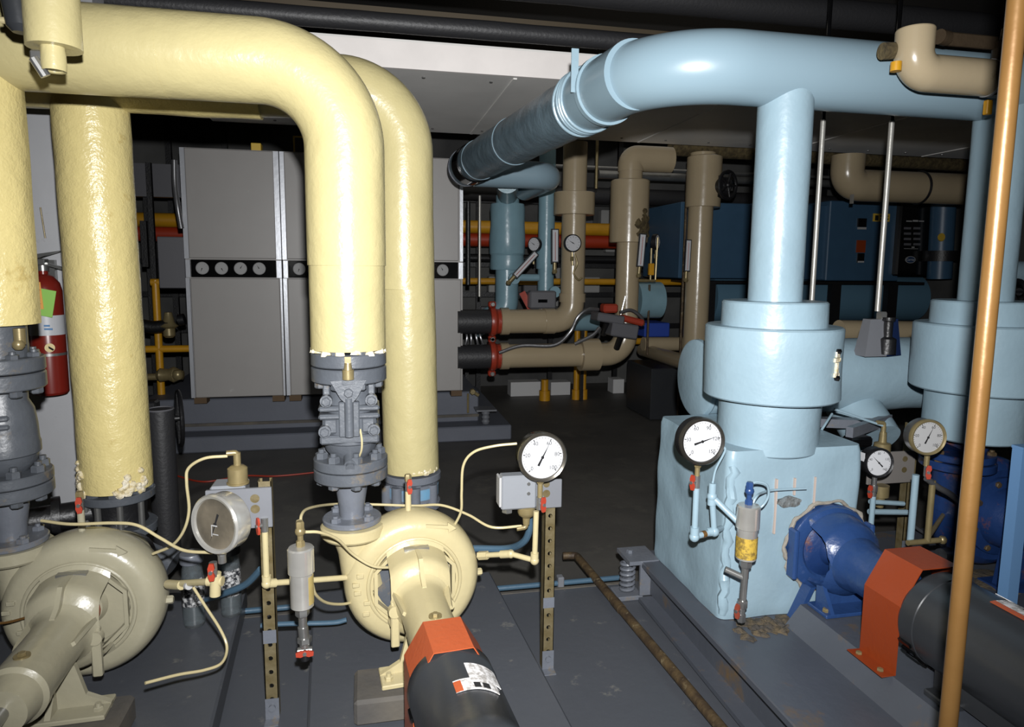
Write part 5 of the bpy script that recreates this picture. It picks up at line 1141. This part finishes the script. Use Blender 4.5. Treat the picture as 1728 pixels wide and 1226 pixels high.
fgauge(1109, 408, 6.1, .075, (.75, -.7, 0), 'white gauge turned away, right of the canister tan riser')
fgauge(901, 412, 6.5, .07, (-.75, -.7, 0), 'white gauge turned away between the two far light blue pipes')
def thermo(px0, py0, px1, py1, y, lab, w_=.05):
    a, b_ = P(px0, py0, y=y), P(px1, py1, y=y); d = (a - b_).normalized(); s = d.cross(V((0, 1, 0))).normalized() * w_ / 2; e = V((0, -.02, 0))
    t = T('thermometer', lab, 'thermometer', b_, 0, 'white bar thermometers')
    t.p('case', M().rings([[b_ - s, b_ + s, b_ + s + e, b_ - s + e], [a - s, a + s, a + s + e, a - s + e]]), MOTB); s2 = s * .72; e2 = e * 1.1
    t.p('scale', M().rings([[b_ - s2 + d * .01 + e, b_ + s2 + d * .01 + e, b_ + s2 + d * .01 + e2, b_ - s2 + d * .01 + e2], [a - s2 - d * .01 + e, a + s2 - d * .01 + e, a + s2 - d * .01 + e2, a - s2 - d * .01 + e2]]), WHITE)
    t.p('tube', M().cyl(b_ + e2 + d * .02, a + e2 - d * .03, .003, n=6), REDH); t.p('well', M().cyl(b_, b_ - d * .08, .018, n=12).ball(b_ - d * .08, .026, 8), BRASS)
thermo(936, 386, 936, 443, 6.05, 'upright white thermometer between the second far blue pipe and the collared tan riser', .07)
thermo(1084, 394, 1079, 450, 6.0, 'upright white thermometer on the canister tan riser', .07)
thermo(1161, 404, 1158, 458, 6.09, 'upright white thermometer left of the third tan riser', .06)
thermo(905, 426, 868, 466, 6.2, 'slanted thermometer reaching over from the first far blue pipe', .06)
q = P(1098, 455, y=6.05); t = T('brass_cock_tree', 'small brass pipe tree with a yellow valve right of the canister tan riser', 'pipe fitting', q)
t.p('pipe', M().cyl(q + V((0, 0, -.1)), q + V((0, 0, .2)), .011, n=10).cyl(q + V((-.12, 0, -.1)), q + V((.05, 0, -.1)), .012, n=10).cyl(q + V((.05, 0, -.1)), q + V((.06, 0, .3)), .009, n=8), BRASS); t.p('valve', M().box(q + V((-.02, -.02, -.05)), q + V((.03, .02, .06)), bev=.005), YPIPE)
# far light blue piping
t = T('far_blue_pipe', 'wide light blue pipe with a puffy jacket hanging from a bend right of the cabinets', 'pipe', (1.25, 6.6, 1.1), group='far light blue pipes')
x1_ = P(856, 400, y=6.7).x
t.p('jacket', M().lathe([(.1, 0), (.165, .0), (.172, .02), (.168, .1), (.165, .14), (.178, .16), (.176, .3), (.17, .45), (.172, .6), (.165, .64), (.1, .64)], (x1_, 6.7, P(856, 455, y=6.7).z), n=40, wob=.05, wf=9), BLUEB)
t.p('pipe', M().tube([V(p) for p in fillet([(x1_, 6.7, P(856, 330, y=6.7).z), (x1_, 6.7, 1.18), (x1_ - .35, 6.7, 1.0)], .14, 8)], .115, 30), BLUEB)
t.p('branch', M().cyl((x1_, 6.6, P(870, 468, y=6.6).z), (x1_ + .3, 6.6, P(870, 468, y=6.6).z), .035, n=14).cyl((x1_ + .04, 6.62, P(862, 470, y=6.5).z), (x1_ + .04, 6.52, P(862, 470, y=6.5).z), .055, n=20), BLUEB)
a_, b_ = P(800, 296, y=5.35), P(950, 298, y=5.35)
t.p('bend', M().tube([V(p) for p in fillet([(a_.x, 5.35, a_.z + .02), (b_.x - .09, 5.35, a_.z + .02), (b_.x - .09, 6.3, a_.z + .02)], .16, 10)], .105, 32), BLUES, label='smooth bend')
t.p('bend_drop', M().tube([V(p) for p in fillet([(b_.x - .4, 5.6, a_.z), (x1_, 6.7, a_.z - .0), (x1_, 6.7, 2.2)], .1, 6)], .1, 28), BLUEB)
x2_ = P(922, 400, y=6.7).x
t = T('far_blue_pipe', 'narrower light blue riser behind the collared tan riser', 'pipe', (x2_, 6.7, 1.1), group='far light blue pipes')
t.p('pipe', M().cyl((x2_, 6.7, 1.18), (x2_, 6.7, 2.75), .082, n=28), BLUEB); t.p('sleeve', M().cyl((x2_, 6.7, P(0, 445, y=6.7).z), (x2_, 6.7, P(0, 400, y=6.7).z), .1, n=28), BLUEB)
q = P(934, 492, y=6.5); t.p('side_valve', M().cyl(q, q + V((0, -.06, 0)), .055, n=20), BLUEB)
t = T('far_blue_pipe', 'horizontal light blue pipe seen between the two tan horizontal runs', 'pipe', (1.7, 7.8, 0), group='far light blue pipes')
t.p('pipe', M().cyl((.9, 7.8, .95), (2.7, 7.8, .95), .1, n=24), BLUEB)
for x in (1.1, 2.5): t.p('stand', M().box((x, 7.78, 0), (x + .04, 7.82, .86)), BLK)
solo('far_blue_pipe', M().cyl((2.75, 6.75, 1.27), (3.02, 6.75, 1.27), .19, n=28), BLUEB, 'stubby light blue drum between the second and third tan risers', 'pipe', 'far light blue pipes')
vp('thin steel rod standing in front of the far blue pipe, right of the last cabinet', 809, 330, 500, 6.1, .012, ROD, 'hanger_rod', 'rod', 'galvanised hanger rods')
vp('second thin grey post right of the last cabinet', 790, 340, 480, 6.2, .02, BLK, 'thin_post', 'post')
vp('thin dark tan pipe dropping between the second and third tan risers', 1142, 290, 745, 6.4, .014, RUST, 'thin_pipe', 'pipe')
vp('thin brown pipe standing behind the second tan riser', 1092, 480, 598, 6.6, .012, RUST, 'thin_pipe', 'pipe')
vp('thin brass pipe rising left of the canister tan riser', 1006, 60, 318, 6.4, .014, BRASS, 'thin_pipe', 'pipe')
hp('thin steel pipe high behind the tan risers', 1020, 283, 6.9, .016, STEEL, x0=1.9)
q = P(1102, 270, y=6.9)
# yellow supports on the floor
for px, y0, y1, r, lab in ((919, 640, 672, .045, 'short yellow floor stub below the upper tan pipe elbow'), (972, 540, 668, .035, 'yellow upright behind the tan elbows, left of the close pair'), (984, 540, 668, .035, 'yellow upright behind the tan elbows, right of the close pair')):
    y = 7.9; a, b_ = P(px, y0, y=y), P(px, y1, y=y); solo('yellow_post', M().cyl((b_.x, y, 0), (b_.x, y, a.z), r, n=16).lathe([(r, 0), (r * 1.5, 0), (r * 1.5, .12), (r, .12)], (b_.x, y, 0), n=16), YPIPE, lab, 'post', 'yellow floor posts')
for px, py, w_, h_, lab in ((862, 645, 50, 24, 'left'), (930, 645, 32, 22, 'middle'), (1035, 640, 18, 10, 'right')):
    a = P(px, py, y=8.2); b_ = P(px + w_, py + h_, y=8.2); solo('concrete_block', M().box((a.x, 8.2, 0), (b_.x, 8.4, a.z)), mat('pale_block', (196, 196, 196), .7, bump=.2), lab + ' pale block low behind the tan pipes', 'block')
q = P(826, 690, y=6.0); t = T('spring_isolator', 'small pale spring mount on the plinth corner right of the cabinets', 'spring isolator', q)
t.p('spring', M().lathe([(.03, 0), (.04, .02), (.03, .04), (.04, .06), (.03, .08), (.04, .1), (.03, .12)], (q.x, 6.0 + .2, .14), n=20), PLATE); t.p('plate', M().box((q.x - .1, 6.12, .27), (q.x + .09, 6.3, .285)), PLATE)
q = P(797, 660, y=6.2); t = T('drain_cock', 'small brass drain cock on the plinth right of the last cabinet', 'valve', q); t.p('body', M().hex(q, (0, -1, 0), .03, .04).cyl(q, q + V((.06, 0, -.04)), .016, n=10), BRASS); t.p('pipe', M().cyl(q + V((-.04, 0, -.02)), q + V((-.04, 0, -.2)), .01, n=8), BRASS)

# ------------------------------------------------------------------ the blue chiller at right
CY = 7.0
def PB(p0, p1, y, y2, bev=.01): a, b_ = P(*p0, y=y), P(*p1, y=y); return M().box((a.x, y, b_.z), (b_.x, y2, a.z), bev=bev)
t = T('chiller', 'dim dark blue machine cabinet with black control panel, seen between the two blue drops', 'chiller', P(1360, 475, y=CY))
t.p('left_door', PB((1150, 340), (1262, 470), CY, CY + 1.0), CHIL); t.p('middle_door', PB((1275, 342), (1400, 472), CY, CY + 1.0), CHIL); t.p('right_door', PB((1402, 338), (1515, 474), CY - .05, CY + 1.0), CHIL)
t.p('black_switch', PB((1449, 368), (1462, 383), CY - .07, CY - .05, 0), BLKP); t.p('switch_label', PB((1449, 383), (1462, 387), CY - .07, CY - .05, 0), WHITED)
t.p('warning_label', PB((1447, 405), (1460, 426), CY - .065, CY - .05, 0), ORG2, label='red-brown warning sticker'); t.p('sticker', PB((1448, 427), (1458, 443), CY - .065, CY - .05, 0), BLKP); t.p('sticker_edge', PB((1448, 440), (1458, 443), CY - .07, CY - .06, 0), WHITED)
t.p('yellow_label', PB((1475, 360), (1501, 374), CY - .065, CY - .05, 0), YBOX, label='yellow sticker')
m = M(); yy = CY - .067
for (pa, pb) in (((1477, 363), (1482, 372)), ((1485, 363), (1499, 366)), ((1485, 368), (1499, 371))): a, b_ = P(*pa, y=yy), P(*pb, y=yy); m.box((a.x, yy - .002, b_.z), (b_.x, yy, a.z))
t.p('label_print', m, INK)
cp = t.p('control_panel', PB((1522, 336), (1575, 466), CY - .12, CY + .1, .02), BLKP)
bz = M(); 
for (pa, pb) in (((1530, 372), (1539, 374)), ((1541, 371), (1549, 374)), ((1551, 372), (1559, 374)), ((1526, 419), (1549, 420)), ((1539, 416), (1543, 418))): a, b_ = P(*pa, y=CY - .125), P(*pb, y=CY - .125); bz.box((a.x, CY - .127, b_.z), (b_.x, CY - .12, a.z))
t.p('panel_lights', bz, WHITED, cp)
rl = M()
for k in range(4):
    for j in range(2): a, b_ = P(1526 + 16 * j, 383 + 9 * k, y=CY - .123), P(1537 + 16 * j, 387 + 9 * k, y=CY - .123); rl.box((a.x, CY - .125, b_.z), (b_.x, CY - .12, a.z))
t.p('panel_keys', rl, DKG, cp)
q = P(1536, 438, y=CY - .125); m = M(); ov = [(.068 * math.cos(2 * PI * j / 28), .04 * math.sin(2 * PI * j / 28)) for j in range(28)]
oo = t.p('oval_badge', M().prism(ov, q, (1, 0, 0), (0, 0, 1), (0, -.004, 0)), WHITED, cp)
t.p('oval_inner', M().prism([(a_ * .9, b_ * .86) for a_, b_ in ov], q + V((0, -.004, 0)), (1, 0, 0), (0, 0, 1), (0, -.001, 0)), mat('badge_blue', (40, 60, 90), .4), cp)
t.p('badge_lettering', M().text('Carrier', q + V((0, -.0055, 0)), (1, 0, 0), (0, 0, 1), .038), WHITE, cp)
t.p('support_frame', PB((1195, 474), (1560, 480), CY - .05, CY + .9, 0), BLK)
for px in (1195, 1405, 1500): t.p('frame_post', PB((px, 478), (px + 9, 570), CY - .02, CY + .06, 0), BLK)
a, b_ = P(1205, 500, y=7.4), P(1560, 505, y=7.4)
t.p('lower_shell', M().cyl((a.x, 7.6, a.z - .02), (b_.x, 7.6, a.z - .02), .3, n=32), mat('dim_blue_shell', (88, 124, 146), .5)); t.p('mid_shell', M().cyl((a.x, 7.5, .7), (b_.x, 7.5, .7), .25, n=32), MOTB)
t = T('chiller_pipe', 'dim blue vertical pipe with a yellow tag right of the black control panel', 'pipe', P(1590, 470, y=6.7)); q = P(1592, 340, y=6.8); q2_ = P(1585, 470, y=6.8)
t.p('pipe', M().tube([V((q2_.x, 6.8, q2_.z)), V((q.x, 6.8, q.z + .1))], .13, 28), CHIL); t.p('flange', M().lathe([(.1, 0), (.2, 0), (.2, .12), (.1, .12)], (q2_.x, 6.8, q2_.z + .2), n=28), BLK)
q = P(1588, 400, y=6.6); t.p('tag', M().cyl(q, q + V((0, -.01, 0)), .045, n=16), YBOX)
# tan elbow and dark long pipes at right
t = T('tan_elbow', 'long tan insulated pipe with an upturned elbow and dark strap above the blue chiller', 'pipe', P(1430, 330, y=5.7), group='tan pipes')
a, b_, c_ = P(1432, 262, y=5.7), P(1432, 312, y=5.7), P(1700, 300, y=5.7)
t.p('elbow', M().tube([V(p) for p in fillet([(a.x, 5.7, a.z), (a.x, 5.7, b_.z), (c_.x + .4, 5.7, b_.z)], .17, 10)], .145, 36, wob=.02), TAN)
t.p('strap', M().torus((P(1552, 300, y=5.7).x, 5.7, b_.z), (1, 0, 0), .148, .012, 36, 8), BLK); t.p('rim', M().box((P(1438, 280, y=5.6).x, 5.57, P(0, 297, y=5.6).z), (P(1441, 280, y=5.6).x, 5.6, P(0, 277, y=5.6).z)), ROD)
solo('long_dark_tan_pipe', M().tube([V((2.9, 6.35, P(1190, 252, y=6.35).z)), V((7.1, 6.35, P(1500, 272, y=6.35).z))], .075, 24), TAND, 'long dark tan pipe right under the duct, running to the right wall', 'pipe', 'tan pipes')
solo('tan_floor_pipe', M().cyl(P(1415, 558, y=4.4), P(1600, 560, y=4.4), .08, n=24), TAN, 'dark tan pipe seen low between the stepped jackets behind the hanging boxes', 'pipe', 'tan pipes')
t = T('far_blue_pipe', 'light blue elbowed pipe at the right edge behind the copper pipe', 'pipe', P(1715, 460, y=3.4), group='far light blue pipes')
a = P(1690, 460, y=3.4); t.p('pipe', M().cyl(a, a + V((1.2, 0, 0)), .07, n=24), BLUE)
q = P(1720, 492, y=3.0); solo('black_valve_wheel', M().torus(q, (.2, -1, .2), .06, .012, 28, 8).cyl(q, q + V((.05, .12, 0)), .02, n=10).box(q + V((-.055, -.008, -.006)), q + V((.055, .008, .006))), BLK, 'black valve wheel at the right edge below the blue elbowed pipe', 'handwheel')
# dim machinery on the floor behind
solo('blue_crate', PB((1088, 545), (1130, 568), 7.3, 7.7), mat('crate_blue', (40, 70, 160), .5), 'blue crate low behind the second tan riser', 'crate')
solo('grey_cabinet_low', PB((1100, 622), (1170, 706), 6.6, 7.3), MOTB, 'dark low cabinet on the floor left of the capped light blue pipe', 'cabinet')
hp('yellow pipe low along the floor behind the third tan riser', 1250, 573, 7.9, .04, YPIPE, x0=3.2)
t = T('tan_low_pipe', 'two tan pipes forking low behind the third tan riser', 'pipe', P(1120, 600, y=6.5), group='tan pipes')
t.p('pipe', M().cyl(P(1085, 580, y=6.9), P(1180, 580, y=6.9), .075, n=24), TAN); t.p('pipe', M().cyl(P(1085, 590, y=7.2), P(1160, 612, y=5.6), .07, n=24), TAN)
